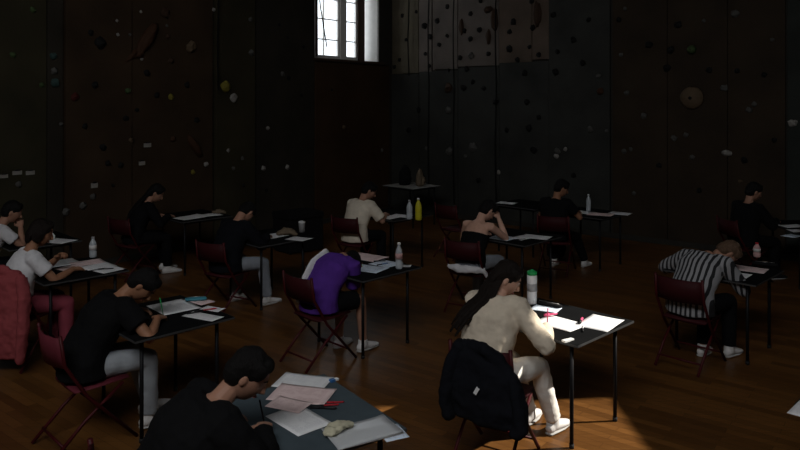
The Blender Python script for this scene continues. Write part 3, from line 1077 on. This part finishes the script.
# 11 the far black shirt
h, y, L = station('farblack', 2.74, 10.1, 45, ('', 'with a clear bottle and pale sheets, before the slate wall', 'of the man in black before the slate wall'), hip=(2.15, 9.62), pyaw=66)
P11 = person('man in black before the slate wall, face turned towards his sheets', h.x - .05, h.y, 55, lean=17, hpitch=24, hyaw=-44, shirt='black_cloth', sleeve='short', trouser='black_cloth', hair='hair_black', hstyle='short', skin='skin_tan',
       rf=(.24, .56), rh=(.20, .46, .785), lh=(-.16, .44, .785), vox=.008, bulk=1.15)

# 12 stripes
h, y, L = station('stripe', 3.08, 6.68, 45, ('', 'of the student in the striped shirt, pink sheet at its corner', 'of the student in the striped shirt'), hip=(2.60, 6.28))
P12 = person('student in a black and white striped shirt, head resting low by the desk', h.x, h.y, 40, lean=43, hpitch=66, hyaw=-40, shirt='stripe_cloth', sleeve='long', trouser='black_cloth', hair='hair_light', hstyle='short',
       rh=(.12, .55, .785), lh=(-.24, .50, .785), lpole=(-1, -.3, -.45), rf=(.15, .44), lf=(-.02, .28), vox=.007, k=1.0, bulk=1.2, hoff=(.05, .04, -.03))

# 13 far right, almost lost in the dark
h, y, L = station('umber', 5.28, 9.05, 0, ('', 'with white sheets, before the brown climbing wall', 'of the person in black before the brown wall'), hip=(4.52, 9.22), pyaw=10)
P13 = person('person in black with dark hair, sitting upright before the brown climbing wall', h.x, h.y, 20, lean=12, hpitch=20, hyaw=-15, shirt='black_cloth', sleeve='long', trouser='black_cloth', hair='hair_black', hstyle='short', vox=.008, shoe='shoe_black', bulk=1.2)

# furniture without sitters
place_desk(.22, 13.35, -45, 'desk piled with bags in the far corner of the hall', 'pale_laminate')
DC = Vector((2.67, 3.70, 0))
place_desk(DC.x, DC.y, -45, 'black desk entering at the edge of the view, white sheet at its corner')
place_desk(1.98, 10.95, -45, 'desk with a single sheet between the bare-shouldered woman and the slate wall')
place_chair(.86, 10.6, 45, 'empty red folding chair near the corner, behind the bare-shouldered woman')

# ------------------------------------------------------------------ clothes hung over chairs
def hung_jacket(x, y, yaw, m, label, z0=.24, w=1.0, badge=False, sleeves=(1, -1), name='jacket', shift=0, slump=0):
    o = empty(name, (x, y, 0), R(yaw - 90), label, 'jacket')
    c = MB()
    sx = shift
    c.tube([(sx, -.285, .875), (sx, -.325, .80), (sx, -.345, .60), (sx * 1.1, -.36, z0 + .12), (sx * 1.2, -.36, z0)], [(.20 * w, .030), (.25 * w, .040), (.27 * w, .042), (.28 * w, .045), (.25 * w, .03)], 22, side=(1, 0, 0), cap='round')
    c.tube([(sx, -.235, .70), (sx, -.235, .79), (sx, -.262, .872)], [(.20 * w, .016), (.21 * w, .018), (.19 * w, .03)], 18, side=(1, 0, 0), cap='round')
    c.tube([(sx - .13 * w, -.29, .86), (sx, -.31, .90), (sx + .13 * w, -.29, .86)], [.035, .045, .035], 12, cap='round')
    def drop():
        for q, (vx, vy, vz) in enumerate(c.v):
            c.v[q] = (vx, vy, vz - slump * max(0, vx + .12) * min(1, max(0, (vz - .35) / .4)))
    drop()
    b = link('jacket_body', fused(c, .009, 3, .05, .12), M[m], o, True)
    for s in sleeves:
        c = MB()
        c.tube([(sx + s * .22 * w, -.30, .82), (sx + s * .285 * w, -.335, .66), (sx + s * .30 * w, -.36, .46), (sx + s * .27 * w, -.37, z0 - .02)], [(.055, .045), (.065, .05), (.06, .045), (.05, .04)], 14, cap='round')
        drop()
        link('jacket_sleeve', fused(c, .009, 3, .03, .09), M[m], o, True)
    if badge:
        MB().box((sx - .02, -.405, .60), (.022, .006, .045), Matrix.Rotation(.5, 3, 'Y')).build('badge', M['white_plastic'], b)
    return o

hung_jacket(.62, 4.60, 60, 'navy_cloth', 'black padded jacket hung over the chair of the woman in cream', z0=.42, w=.82, badge=True, slump=.42, shift=.07)
hung_jacket(-3.40, 6.34, 80, 'pink_cloth', 'coral pink jacket hung over the chair of the girl in white', z0=.17, w=.92)

def hung_cloth(x, y, yaw, m, label, u0, u1, z0, name='jumper'):
    o = empty(name, (x, y, 0), R(yaw - 90), label, 'clothing')
    c = MB()
    cx, w = (u0 + u1) / 2, (u1 - u0) / 2
    c.tube([(cx, -.26, .845), (cx, -.30, .82), (cx, -.325, .6), (cx, -.33, z0)], [(w, .02), (w, .024), (w * 1.08, .026), (w * 1.02, .024)], 18, side=(1, 0, 0), cap='round')
    link('folded_body', fused(c, .008, 3, .03, .09), M[m], o, True)
    c = MB()
    c.tube([(cx + w * .5, -.325, .80), (cx + w * .8, -.35, .62), (cx + w * .6, -.36, z0 + .06)], [.035, .04, .033], 12, cap='round')
    link('sleeve', fused(c, .008, 3, .02, .07), M[m], o, True)
    return o

# pale cloth under the seat back of the bare-shouldered woman's chair
def seat_cloth(x, y, yaw, m, label):
    o = empty('cardigan', (x, y, 0), R(yaw - 90), label, 'clothing')
    c = MB()
    c.tube([(-.17, -.19, .50), (-.06, -.205, .49), (.06, -.205, .49), (.17, -.18, .50)], [.03, .045, .045, .03], 12, cap='round')
    c.tube([(.12, -.19, .49), (.22, -.14, .48), (.25, -.10, .40)], [.035, .03, .02], 12, cap='round')
    link('folded_body', fused(c, .009, 3, .03, .08), M[m], o, True)
    return o
seat_cloth(.80, 7.93, 60, 'white_cloth', 'pale grey cardigan slung on the chair of the bare-shouldered woman')

# ------------------------------------------------------------------ papers, pens, bottles
def backpack(x, y, z, rz, m, label, s=1.0):
    o = empty('backpack', (x, y, z), R(rz), label, 'backpack')
    c = MB().tube([(0, 0, .03), (0, 0, .15), (0, 0, .30), (0, 0, .38)], [(.14 * s, .09 * s), (.15 * s, .10 * s), (.14 * s, .085 * s), (.09 * s, .05 * s)], 18, side=(1, 0, 0), cap='round')
    for q in range(len(c.v)):
        c.v[q] = (c.v[q][0], c.v[q][1], max(c.v[q][2] * s, 0))
    link('bag_body', fused(c, .01, 2, .02, .1), M[m], o, True)
    c = MB().tube([(0, -.10 * s, .08 * s), (0, -.115 * s, .16 * s), (0, -.09 * s, .22 * s)], [(.10 * s, .03), (.11 * s, .035), (.09 * s, .02)], 14, side=(1, 0, 0), cap='round')
    link('front_pocket', fused(c, .01, 2), M[m], o, True)
    MB().tube([(-.04, 0, .38 * s), (-.03, 0, .44 * s), (.03, 0, .44 * s), (.04, 0, .38 * s)], [.009] * 4, 8).build('grab_handle', M[m], o, True)
    return o
def pap(px, py, rz, m, label, w=.21, d=.297, lift=0, **k):
    p = world_at(px, py, T)
    return sheet(k.pop('name', 'exam_sheet'), p.x, p.y, T + lift, rz, w, d, m, label, **k)
def at(px, py, lift=0):
    p = world_at(px, py, T)
    return p.x, p.y, T + lift

# cream
pap(560, 323.5, -46, 'white', 'open white booklet under the writing hand of the woman in cream', .32, .24, .0, name='exam_booklet')
pap(600, 323, -38, 'white', 'white sheet at the outer corner of the sunlit desk', .24, .33)
pap(546, 309, -30, 'cool', 'bluish sheet behind the booklet on the sunlit desk', .21, .15)
pen(*at(551, 317, .012), 20, 'pink_plastic', 'pink highlighter on the open white booklet', .11, 'highlighter', 'pink_plastic', .008)
pen(*at(581, 322, .004), 65, 'pink_plastic', 'pink marker lying on the outer white sheet of the sunlit desk', .12, 'marker_pen', 'black_plastic', .009)
pen(*at(583, 329, .002), 75, 'white_plastic', 'white pen below the pink marker on the sunlit desk', .14)
pouch(*at(549, 306), -40, 'bag_black', 'black pencil case by the green-capped bottle', (.20, .06, .03))
def eraser(px, py, rz, label, m='white_plastic', band='blue_plastic', s=(.055, .024, .013), lift=0):
    x, y, z = at(px, py, lift)
    o = empty('eraser', (x, y, z), R(rz), label, 'eraser')
    MB().box((s[0] * .2, 0, s[2] / 2), (s[0] * .6, s[1], s[2])).build('rubber', M[m], o, bevel=.003)
    MB().box((-s[0] * .22, 0, s[2] / 2), (s[0] * .56, s[1] + .002, s[2] + .001)).build('paper_band', M[band], o, bevel=.001)
    return o
eraser(568, 341, 35, 'white eraser at the near edge of the sunlit desk', s=(.09, .03, .012), band='white_plastic')
bottle(*at(532, 303.5), 'tall white bottle with a green cap on the sunlit desk', 'white_plastic', 'green_plastic', 'grey_plastic', .040, .27, 'sports_bottle', True)

# near
pap(303, 382, -15, 'white', 'white sheet at the far edge of the slate-grey desk, under the pink ones', .30, .21)
pap(302, 395, -14, 'pink', 'large pink sheet in the middle of the slate-grey desk', .33, .22, .003)
pap(289, 406, -25, 'pink', 'smaller pink sheet nearest the arm of the man in black', .21, .14, .006)
pap(299, 420, -48, 'white', 'white sheet under the hand of the man in black', .30, .21, .0)
pen(*at(327, 406), 8, 'red_plastic', 'dark red pen on the slate-grey desk', .13)
pen(*at(324, 409, .0), -6, 'black_plastic', 'black pen beside the dark red one', .14, r_=.007)
pen(*at(336, 403), 6, 'red_plastic', 'short red pencil end beyond the dark red pen', .09, 'crayon', 'red_plastic')
eraser(334, 381, 40, 'blue-banded eraser at the far corner of the slate-grey desk')
pap(364, 433, 28, 'grey', 'printed grey sheet inside the plastic sleeve on the slate-grey desk', .33, .21, .002)
pap(362, 433.5, 28, 'sleeve', 'shiny clear plastic sleeve over the printed grey sheet', .34, .22, .007, name='plastic_sleeve', cat='plastic sleeve', curl=.012)
pap(392, 433, 24, 'cool', 'small pale sheet sticking out past the plastic sleeve', .12, .15, .0)
x, y_, z = at(339, 434, .012)
c = MB().tube([(-.05, -.05, .012), (-.02, 0, .02), (.03, .05, .018), (.06, .07, .008)], [(.03, .012), (.045, .02), (.035, .016), (.02, .006)], 12, cap='round')
o = link('tissue', fused(c, .006, 2, .03, .03), mat('cream_tissue', (.50, .47, .34), .9), None, True)
o.location = (x, y_, z); tag(o, 'crumpled cream tissue on the plastic sleeve', 'tissue')

# tee
pap(174, 307, -48, 'white', 'large white sheet under the pencil of the man in the black T-shirt', .34, .30)
pap(203, 317, -28, 'white', 'white sheet at the near corner of the T-shirt man\'s desk', .30, .13, .003)
pap(213, 309, -25, 'white', 'narrow white strip behind the red pen on the T-shirt man\'s desk', .18, .10, .0)
pap(203, 302, -40, 'pink', 'pinkish sheet at the far side of the T-shirt man\'s desk', .16, .14, .002)
pen(*at(206, 311, .006), 28, 'red_plastic', 'red pen across the sheets of the man in the black T-shirt', .17)
pen(*at(196, 314, .008), 30, 'black_plastic', 'black pen below the red one on the T-shirt man\'s desk', .13)
pouch(*at(196, 301, .004), 10, 'teal_plastic', 'teal pencil case on the T-shirt man\'s desk', (.15, .07, .03))

# girl
pap(62, 263, -45, 'white', 'white sheet nearest the girl in white', .30, .30)
pap(74, 269, -30, 'pink', 'pink sheet under the forearm of the girl in white', .30, .21, .003)
pap(88, 263, -50, 'pink', 'pale pink sheet by the bottle of the girl in white', .24, .30, .002)
pap(98, 267, -42, 'white', 'white sheet beyond the pink ones on the desk of the girl in white', .22, .28, .005)
pap(110, 270, -35, 'white', 'outermost white sheet on the desk of the girl in white', .19, .24, .001)
pen(*at(106, 270, .008), 15, 'black_plastic', 'black pen on the outermost sheet of the girl\'s desk', .14)
bottle(*at(93, 258, .008), 'clear bottle with a pale label on the desk of the girl in white', 'clear', 'grey_plastic', 'label_white', .036, .21)

# edge
pap(58, 241, -20, 'white', 'pale sheet on the desk behind the girl in white', .36, .25)
bottle(*at(53, 239, .003), 'small white cup-like bottle on the desk behind the girl in white', 'white_plastic', 'white_plastic', None, .025, .06, 'correction_bottle')

# dark
pap(187, 218, -40, 'white', 'white sheet nearest the long-haired figure in black', .30, .28)
pap(200, 216, -25, 'white', 'second sheet fanned out on the long-haired figure\'s desk', .30, .22, .003)
pap(211, 215, -55, 'white', 'outer sheet on the long-haired figure\'s desk', .24, .28, .0015)
x, y_, z = at(219, 213.5)
c = MB().tube([(-.08, 0, .02), (0, 0, .035), (.09, .0, .015)], [(.04, .02), (.055, .035), (.03, .015)], 12, cap='round')
o = link('scarf', fused(c, .007, 2, .03, .04), M['bag_tan'], None, True)
o.location = (x, y_, z); tag(o, 'tan folded scarf at the end of the long-haired figure\'s desk', 'scarf')

# sweater
pap(274, 236, -40, 'white', 'white sheet by the arm of the sitter in the black sweater', .24, .28)
pap(299, 239, -30, 'white', 'white sheet at the outer corner of the sweater sitter\'s desk', .26, .20)
x, y_, z = at(287, 235.5)
c = MB().tube([(-.10, 0, .025), (-.03, .02, .05), (.05, 0, .045), (.11, -.02, .02)], [(.05, .025), (.07, .045), (.06, .04), (.035, .02)], 12, cap='round')
o = link('snack_bag', fused(c, .007, 2, .03, .05), M['bag_tan'], None, True)
o.location = (x, y_, z); tag(o, 'crumpled tan snack bag on the sweater sitter\'s desk', 'bag')
x, y_, z = at(302, 232)
o = empty('cup', (x, y_, z), 0, 'grey cup standing at the back of the sweater sitter\'s desk', 'cup')
MB().lathe([(.034, 0), (.042, .10), (.044, .12), (.040, .12), (.033, .01)], 20).build('cup_body', M['grey_plastic'], o, True)
MB().lathe([(.045, .118), (.045, .128), (.03, .134)], 20).build('cup_lid', M['white_plastic'], o, True)

# purple
pap(366, 257, -35, 'pink', 'pinkish sheet at the far side of the purple-shirted student\'s desk', .40, .28)
pap(368, 269, -30, 'cool', 'bluish sheet nearest the purple-shirted student', .34, .25, .003)
pap(386, 264, -40, 'cool', 'patterned bluish sheet beside the label bottle', .26, .24, .0015)
pap(406, 266, -10, 'white', 'small white sheet at the outer corner beyond the bottle', .10, .10)
pen(*at(383, 265, .006), 40, 'blue_plastic', 'dark blue pen on the bluish sheets', .14)
pen(*at(380, 262, .006), 10, 'black_plastic', 'black marker on the bluish sheets', .12, 'marker_pen')
bottle(*at(399, 269, .004), 'clear bottle with a pink label on the purple-shirted student\'s desk', 'clear', 'white_plastic', 'label_pink', .034, .25)

# ivory
pap(388, 217, -40, 'white', 'white sheet before the sitter in ivory', .30, .28)
pap(401, 216, -30, 'white', 'second white sheet beside the grey bottle', .28, .22, .002)
bottle(*at(409.5, 219), 'translucent grey bottle beside the yellow one', 'clear', 'grey_plastic', None, .042, .26)
bottle(*at(418.5, 220), 'yellow bottle with a pale cap near the far corner', 'yellow_plastic', 'white_plastic', None, .045, .30, 'drink_bottle')

# apricot
pap(503, 238, -40, 'cool', 'bluish sheet by the elbow of the bare-shouldered woman', .28, .26)
pap(536, 237, -30, 'white', 'white sheet at the outer side of the bare-shouldered woman\'s desk', .34, .24)
pap(522, 238, -50, 'white', 'grey-white sheet in the middle of the bare-shouldered woman\'s desk', .20, .26, .002)
pen(*at(520, 240, .004), 15, 'black_plastic', 'black pen on the bare-shouldered woman\'s desk', .15)

# far black
pap(584, 212.5, -40, 'white', 'white sheet nearest the man before the slate wall', .24, .26)
pap(601, 214.5, -30, 'pink', 'pinkish sheet in the middle of the slate-wall man\'s desk', .34, .28, .002)
pap(620, 213.5, -36, 'white', 'white sheet at the outer end of the slate-wall man\'s desk', .30, .26, .001)
bottle(*at(588.5, 211.5, .003), 'slim clear bottle on the slate-wall man\'s desk', 'clear', 'white_plastic', None, .033, .25)

# stripes
pap(746, 269, -40, 'pink', 'pink sheet beside the head of the striped student', .36, .24, .003)
pap(738, 275, -42, 'white', 'white sheet peeping out under the pink one, striped student\'s desk', .20, .20)
bottle(*at(757, 257), 'small bottle with a pink and white label on the striped student\'s desk', 'label_pink', 'red_plastic', 'label_white', .036, .15)
pouch(*at(765, 266), -30, 'bag_black', 'black pencil case at the outer edge of the striped student\'s desk', (.20, .08, .04))

# umber
pap(792, 226, 10, 'white', 'white sheet at the far side of the brown-wall sitter\'s desk', .30, .21)
pap(800, 231, 0, 'white', 'second white sheet on the brown-wall sitter\'s desk', .26, .18, .002)
pap(792, 236, -60, 'cool', 'bluish sheet at the near corner of the brown-wall sitter\'s desk', .16, .22)

pap(507, 203, -30, 'white', 'lone white sheet seen just over the head of the bare-shouldered woman', .30, .22)
backpack(2.35, 10.55, 0, 20, 'bag_black', 'black bag on the floor beside the man before the slate wall', 1.0)

# the desk entering at the edge
pap(817, 412, -46, 'white', 'white sheet on the black desk at the edge of the view', .21, .25)

# pencils held in writing hands
def held(P, m, label, s=1, L=.15):
    root = P['root']
    Mw = Matrix.Translation(root.location) @ Matrix.Rotation(root.rotation_euler.z, 4, 'Z')
    w, e = P['wr'][s], P['el'][s]
    fd = (w - e).normalized()
    tip = w + Vector((fd.x * .11, fd.y * .11 + .02, 0))
    tip.z = T + .008
    top = tip + Vector((.02 * s, -.03, .12)).normalized() * L
    a, b = Mw @ tip, Mw @ top
    o = empty('pencil', a, 0, label, 'pencil')
    d = b - a
    MB().tube([d * .12, d], [.004, .004], 8).build('barrel', M[m], o, True)
    MB().tube([Vector((0, 0, 0)), d * .12], [.0008, .004], 8).build('tip', M['bag_tan'], o, True)
held(P1, 'pink_plastic', 'pen in the hand of the woman in cream')
held(P2, 'black_plastic', 'dark pen in the hand of the man in black')
held(P3, 'green_plastic', 'green pencil upright in the hand of the man in the black T-shirt', L=.17)

# ------------------------------------------------------------------ bags and case in the back
x, y_, z = at(405, 185)
backpack(x, y_, z, 30, 'bag_black', 'black bag on the far corner desk, nearest the window wall', .85)
x, y_, z = at(420, 186)
backpack(x, y_, z, 70, 'bag_tan', 'tan bag beside the black one on the far corner desk', .75)

bx = world_at(298, 250)
o = empty('equipment_case', (bx.x, bx.y, 0), R(40), 'low black equipment case standing by the climbing wall', 'case')
MB().box((0, 0, .27), (.62, .50, .50)).build('case_body', M['bag_black'], o, bevel=.015)
MB().box((0, 0, .57), (.64, .52, .09)).build('lid', M['bag_black'], o, bevel=.015)
for s in (-1, 1):
    MB().box((s * .18, -.265, .52), (.05, .012, .08)).build('latch', M['black_steel'], o, bevel=.003)
    for q in (-1, 1):
        MB().tube([(s * .25, q * .18 - .01, .02), (s * .25, q * .18 + .01, .02)], [.02, .02], 12).build('caster', M['rubber'], o, True)

# ------------------------------------------------------------------ climbing holds and ropes
for k, c in dict(dark=(.018, .017, .016), brown=(.09, .05, .03), tan=(.22, .15, .09), orange=(.10, .045, .022), yellow=(.36, .30, .05), green=(.10, .16, .06), teal=(.07, .13, .12), white=(.55, .52, .47), grey=(.17, .165, .15), red=(.13, .025, .02)).items():
    M['hold_' + k] = mat('resin_' + k, tuple(.5 * q for q in c), .7, var=.15, bump=.4, bscale=60)
HOLD_MESH = {}
def hold_mesh(kind, v):
    key = (kind, v)
    if key in HOLD_MESH:
        return HOLD_MESH[key]
    rnd = random.Random(str(key))
    off = Vector((rnd.uniform(0, 50), rnd.uniform(0, 50), 0))
    sc = {'blob': (.5, .5, .38), 'long': (.32, .95, .30), 'jug': (.62, .40, .45)}[kind]
    def fn(d, p):
        q = p * (1 + .35 * noise.noise(d * 1.6 + off) + .12 * noise.noise(d * 4 + off))
        q.z = max(q.z, -.04)
        return q
    me = MB().ball((0, 0, 0), sc, None, 18, 12, fn).mesh('hold')
    for p in me.polygons:
        p.use_smooth = True
    HOLD_MESH[key] = me
    return me
WORDS = dict(dark='black', brown='brown', tan='tan', orange='rust-orange', yellow='yellow', green='green', teal='teal', white='white', grey='grey', red='dark red')
HM = {}
def panel_front(side, px):
    if side == 'l':
        for x0, x1, m, pr in LP:
            if x0 <= px <= x1: return pr, {'olive': 'olive panel', 'coal': 'charcoal panel', 'rust': 'rust-brown panel', 'moss': 'mossy panel'}[m]
        return .05, 'brick-brown panel below the window'
    return None
def hold(side, px, py, size, colr, kind='blob', rot=None, label=None, v=None):
    if side == 'l' and colr == 'dark': size *= .72
    f, n = (lw, LN) if side == 'l' else (rw, RN)
    P = f(px)[0]
    z = CAMZ - (py - HOR) * P.y / FPX
    if side == 'l':
        pr, where = panel_front('l', px)
        if 313 < px < 388 and z > WZ0 - .2: return
    else:
        if px < 550:
            lim = 2.93 + (px - 392) / 158 * .2
            pr, where = (.055, 'pale upper panels') if z > lim else (.045, 'slate-grey lower panels')
        elif px < 612: pr, where = .06, 'tall slate-grey panel'
        elif px < 787: pr, where = .05, 'umber-brown panel'
        else: pr, where = .09, 'pine-grey panel'
    if z < .15 or z > HT - .2: return
    v = random.randrange(5) if v is None else v
    key = (kind, v, colr)
    if key not in HM:
        me = hold_mesh(kind, v).copy()
        me.materials.append(M['hold_' + colr])
        HM[key] = me
    o = bpy.data.objects.new('climbing_hold', HM[key])
    COL.objects.link(o)
    o.location = Vector((P.x, P.y, z)) + n * pr
    s_ = size * P.y / FPX
    o.scale = (s_, s_, s_)
    q = n.to_track_quat('Z', 'Y')
    o.rotation_mode = 'QUATERNION'
    o.rotation_quaternion = q @ Quaternion((0, 0, 1), random.uniform(0, 6.28) if rot is None else R(rot))
    wall = 'beside the window wall' if side == 'l' else 'facing wall'
    if label:
        tag(o, label, 'climbing hold')
    else:
        t = ('small ' if size < 5.5 else 'large ' if size > 9 else '') + WORDS[colr] + (' elongated' if kind == 'long' else '') + ' climbing hold bolted to the ' + where
        tag(o, t, 'climbing hold', t.replace('climbing hold', 'holds'))
    return o

PALE = [(426, 26, 6), (439, 21, 5.5), (432, 37, 5), (449, 36, 4), (441, 45, 4.5), (449, 7, 4.5), (427, 54, 3.5), (431, 66, 3.5), (461.5, 58, 5), (450, 70, 3.5), (468, 69, 5.5), (472, 14, 4.5), (466, 31, 4.5), (481, 30, 5), (472, 39, 5), (490, 54, 4.5), (515, 22, 6), (511, 32, 5), (511, 49, 6.5), (519, 60, 5), (534, 28, 5.5), (531, 47, 4), (540, 55, 5), (533, 1.5, 5), (388.6, 16, 0), (404, 16, 4), (408, 40, 3.5), (401, 60, 3.5), (482, 1, 4.5), (396, 67, 3.5), (418, 12, 3.5)]
for x, yy, s_ in PALE:
    if s_: hold('r', x, yy, s_ * 1.05, 'dark')
hold('r', 473, 56, 6.5, 'grey'); hold('r', 490, 37, 8, 'brown', 'long', 0); hold('r', 490, 10, 8, 'brown', 'jug', 10); hold('r', 496, 20, 12, 'brown', 'long', 5); hold('r', 539, 15, 13, 'brown', 'long', 0); hold('r', 463, 27, 8, 'brown', 'long', 0)
LEFT = [(114, 21, 3, 'white'), (115, 35, 3.5, 'white'), (139, 12, 3, 'white'), (127, 35, 3, 'grey'), (165, 26, 3, 'grey'), (140, 59, 3.5, 'white'), (125, 91, 6, 'green'), (169, 97, 6, 'yellow'),
        (212, 10, 4, 'white'), (247, 20, 5, 'grey'), (248, 53, 6, 'grey'), (163, 13, 10, 'brown'), (52, 56, 7, 'teal'), (53, 71, 7, 'grey'), (54, 83, 9, 'teal'), (31, 10, 6, 'green'), (88, 33, 8, 'dark'), (97, 43, 16, 'dark'), (92, 85, 9, 'dark'),
        (171, 139, 6, 'orange'), (191, 172, 5, 'yellow'), (225, 150, 4, 'white'), (204, 164, 5, 'white'), (262, 168, 5, 'white'), (286, 167, 5, 'white'), (266, 128, 4, 'white'), (230, 168, 4, 'grey'), (169, 61, 6, 'brown'), (166, 37, 5, 'brown'), (11, 55, 6, 'olive'), (40, 85, 5, 'green'),
        (60, 124, 4, 'grey'), (17, 184, 6, 'grey'), (100, 147, 9, 'dark'), (82, 126, 8, 'dark'), (123, 118, 8, 'dark'), (118, 165, 8, 'dark'), (105, 163, 8, 'dark'), (90, 196, 6, 'grey'), (63, 211, 7, 'grey'), (80, 205, 7, 'grey'), (145, 73, 9, 'dark'), (72, 97, 8, 'red'), (110, 185, 5, 'dark'), (128, 140, 5, 'tan'), (239, 158, 4, 'grey'), (281, 74, 5, 'grey'), (287, 78, 6, 'dark'), (278, 25, 5, 'dark'), (286, 38, 5, 'dark'), (300, 95, 5, 'dark'), (302, 47, 5, 'dark'), (265, 190, 5, 'dark'), (240, 185, 5, 'dark'), (342, 127, 4, 'tan'), (330, 90, 4, 'dark'), (380, 150, 3.5, 'grey'), (378, 170, 3, 'dark'), (155, 95, 8, 'dark'), (135, 110, 6, 'dark'), (185, 85, 8, 'dark'), (195, 120, 8, 'dark')]
for x, yy, s_, c in LEFT:
    hold('l', x, yy, s_, 'green' if c == 'olive' else c)
hold('l', 144, 40, 21, 'orange', 'long', -32, 'large rust-orange elongated volume high on the rust-brown panel', 1)
hold('l', 130, 56, 11, 'orange', 'long', -50, 'thin rust-orange tail below the large elongated volume', 2)
hold('l', 189, 47, 11, 'tan', 'blob', None, 'broad tan hold above the yellow hold on the rust-brown panel', 1)
hold('l', 193, 146, 14, 'orange', 'long', 35, 'rust-orange elongated volume low on the rust-brown panel', 3)
hold('l', 222, 87, 11, 'yellow', 'blob', None, 'bright yellow hold on the mossy panel', 2)
hold('l', 230, 98, 9, 'white', 'blob', None, 'broad white hold just below the bright yellow one', 3)
RIGHT = [(736, 14, 8, 'grey'), (705, 21, 4, 'grey'), (773, 40, 4, 'grey'), (725, 88, 7, 'grey'), (755, 104, 5, 'grey'), (750, 110, 6, 'grey'), (738, 71, 5, 'dark'), (628, 93, 5, 'grey'), (645, 116, 6, 'grey'), (675, 138, 6, 'grey'), (687, 135, 5, 'grey'), (693, 157, 5, 'grey'), (625, 151, 5, 'grey'), (632, 149, 4, 'grey'), (794, 123, 8, 'white'), (602, 91, 7, 'orange'), (600, 76, 5, 'grey'), (557, 72, 7, 'dark'), (540, 117, 5, 'dark'), (559, 151, 6, 'grey'), (558, 156, 5, 'white'), (567, 149, 4, 'white'), (451, 151, 8, 'grey'), (474, 147, 9, 'grey'), (467, 156, 4, 'grey'), (500, 172, 4, 'white'), (428, 148, 4, 'grey'), (450, 88, 9, 'brown'), (450, 110, 7, 'grey'), (592, 129, 6, 'grey'), (608, 131, 4, 'grey'), (635, 193, 4, 'grey'), (741, 181, 4, 'tan'), (745, 160, 6, 'dark'), (668, 68, 7, 'dark'), (672, 50, 7, 'dark'), (679, 25, 7, 'dark'), (620, 20, 5, 'dark'), (650, 45, 7, 'dark'), (710, 70, 6, 'dark'), (622, 55, 4, 'grey'), (626, 9, 4, 'grey'), (465, 88, 6, 'dark'), (485, 88, 5, 'dark'), (497, 102, 6, 'dark'), (474, 82, 5, 'dark'), (528, 102, 6, 'dark'), (526, 73, 6, 'dark'), (559, 52, 5, 'dark'), (575, 40, 6, 'dark'), (584, 63, 6, 'dark'), (555, 15, 6, 'dark'), (590, 20, 5, 'dark'), (508, 130, 5, 'dark'), (530, 128, 7, 'dark'), (535, 150, 7, 'dark'), (420, 110, 5, 'dark'), (410, 130, 5, 'dark'), (480, 180, 5, 'dark'), (575, 175, 5, 'dark'), (660, 165, 5, 'dark'), (700, 190, 5, 'dark'), (775, 140, 5, 'dark'), (765, 75, 5, 'dark')]
for x, yy, s_, c in RIGHT:
    hold('r', x, yy, s_, c)
hold('r', 728, 153, 8, 'white', 'jug', 0, 'brightest white jug hold on the umber-brown panel', 1)

def disc(px, py, rpx, m, label, ring):
    P = rw(px)[0]
    z = CAMZ - (py - HOR) * P.y / FPX
    r_ = rpx * P.y / FPX
    o = empty('climbing_volume', Vector((P.x, P.y, z)) + RN * .051, 0, label, 'climbing volume')
    o.rotation_mode = 'QUATERNION'
    o.rotation_quaternion = RN.to_track_quat('Z', 'Y')
    MB().lathe([(r_, 0), (r_ * .97, .03), (r_ * .8, .07), (r_ * .45, .10), (r_ * .15, .105)], 28).build('dome', M[m], o, True)
    MB().lathe([(r_ * .14, .10), (r_ * .14, .112), (r_ * .05, .112)], 16).build('bolt', M[ring], o, True)
disc(693, 98, 11.5, 'hold_tan', 'big round tan volume on the umber-brown panel', 'hold_dark')
disc(693, 50, 4.5, 'hold_green', 'small round greenish volume above the big tan one', 'hold_dark')

TAGN = 0
def route_tag(side, px, py, w, h_, label):
    f, n = (lw, LN) if side == 'l' else (rw, RN)
    P = f(px)[0]
    z = CAMZ - (py - HOR) * P.y / FPX
    pr = (panel_front('l', px)[0] if side == 'l' else .05)
    s_ = P.y / FPX
    o = empty('route_tag', Vector((P.x, P.y, z)) + n * (pr + .004), 0, label, 'route tag', 'white tags at the foot of the climbing routes')
    o.rotation_euler = (0, 0, math.atan2(n.y, n.x) + R(90))
    MB().box((0, 0, 0), (w * s_, .008, h_ * s_)).build('tag_card', M['hold_white'], o, bevel=.002)
    MB().box((0, -.006, h_ * s_ * .62), (w * s_ * .5, .02, h_ * s_ * .3)).build('clip', M['black_steel'], o, bevel=.003)
for px, py, w, h_, lb in ((2, 176, 8, 3.5, 'white route tag at the edge of the olive panel, lowest of three in a row'), (15.5, 172.5, 9, 4, 'white route tag in the middle of the row of three on the olive panel'), (28.5, 172.5, 8.5, 4, 'white route tag at the inner end of the row of three on the olive panel'),
                          (91.5, 185, 7, 5, 'white route tag low on the rust-brown panel, above the girl in white'), (145.5, 145, 8, 4, 'white route tag high above the long-haired figure in black'), (140, 163, 7, 4, 'white route tag just over the long-haired figure in black')):
    route_tag('l', px, py, w, h_, lb)

def rope(side, px, z0, label, m='bag_black', r_=.011):
    f, n = (lw, LN) if side == 'l' else (rw, RN)
    P = f(px)[0] + n * .16
    pts = [Vector((P.x + .012 * math.sin(i * 1.7), P.y + .012 * math.cos(i * 1.3), HT - .02 + (z0 - HT) * i / 12)) for i in range(13)]
    o = MB().tube(pts, [r_] * 13, 8).build('climbing_rope', M[m], None, True)
    tag(o, label, 'rope')
rope('l', 212, 2.55, 'dark climbing rope hanging between the rust-brown and mossy panels')
rope('r', 413, 2.9, 'thin dark rope hanging at the edge of the pale upper panels')
rope('r', 433, .3, 'dark climbing rope hanging down the pale and slate panels')
rope('r', 500, .3, 'dark climbing rope in the seam in the middle of the pale panels')
rope('r', 458, .3, 'dark climbing rope between the narrow and the broad pale panel')
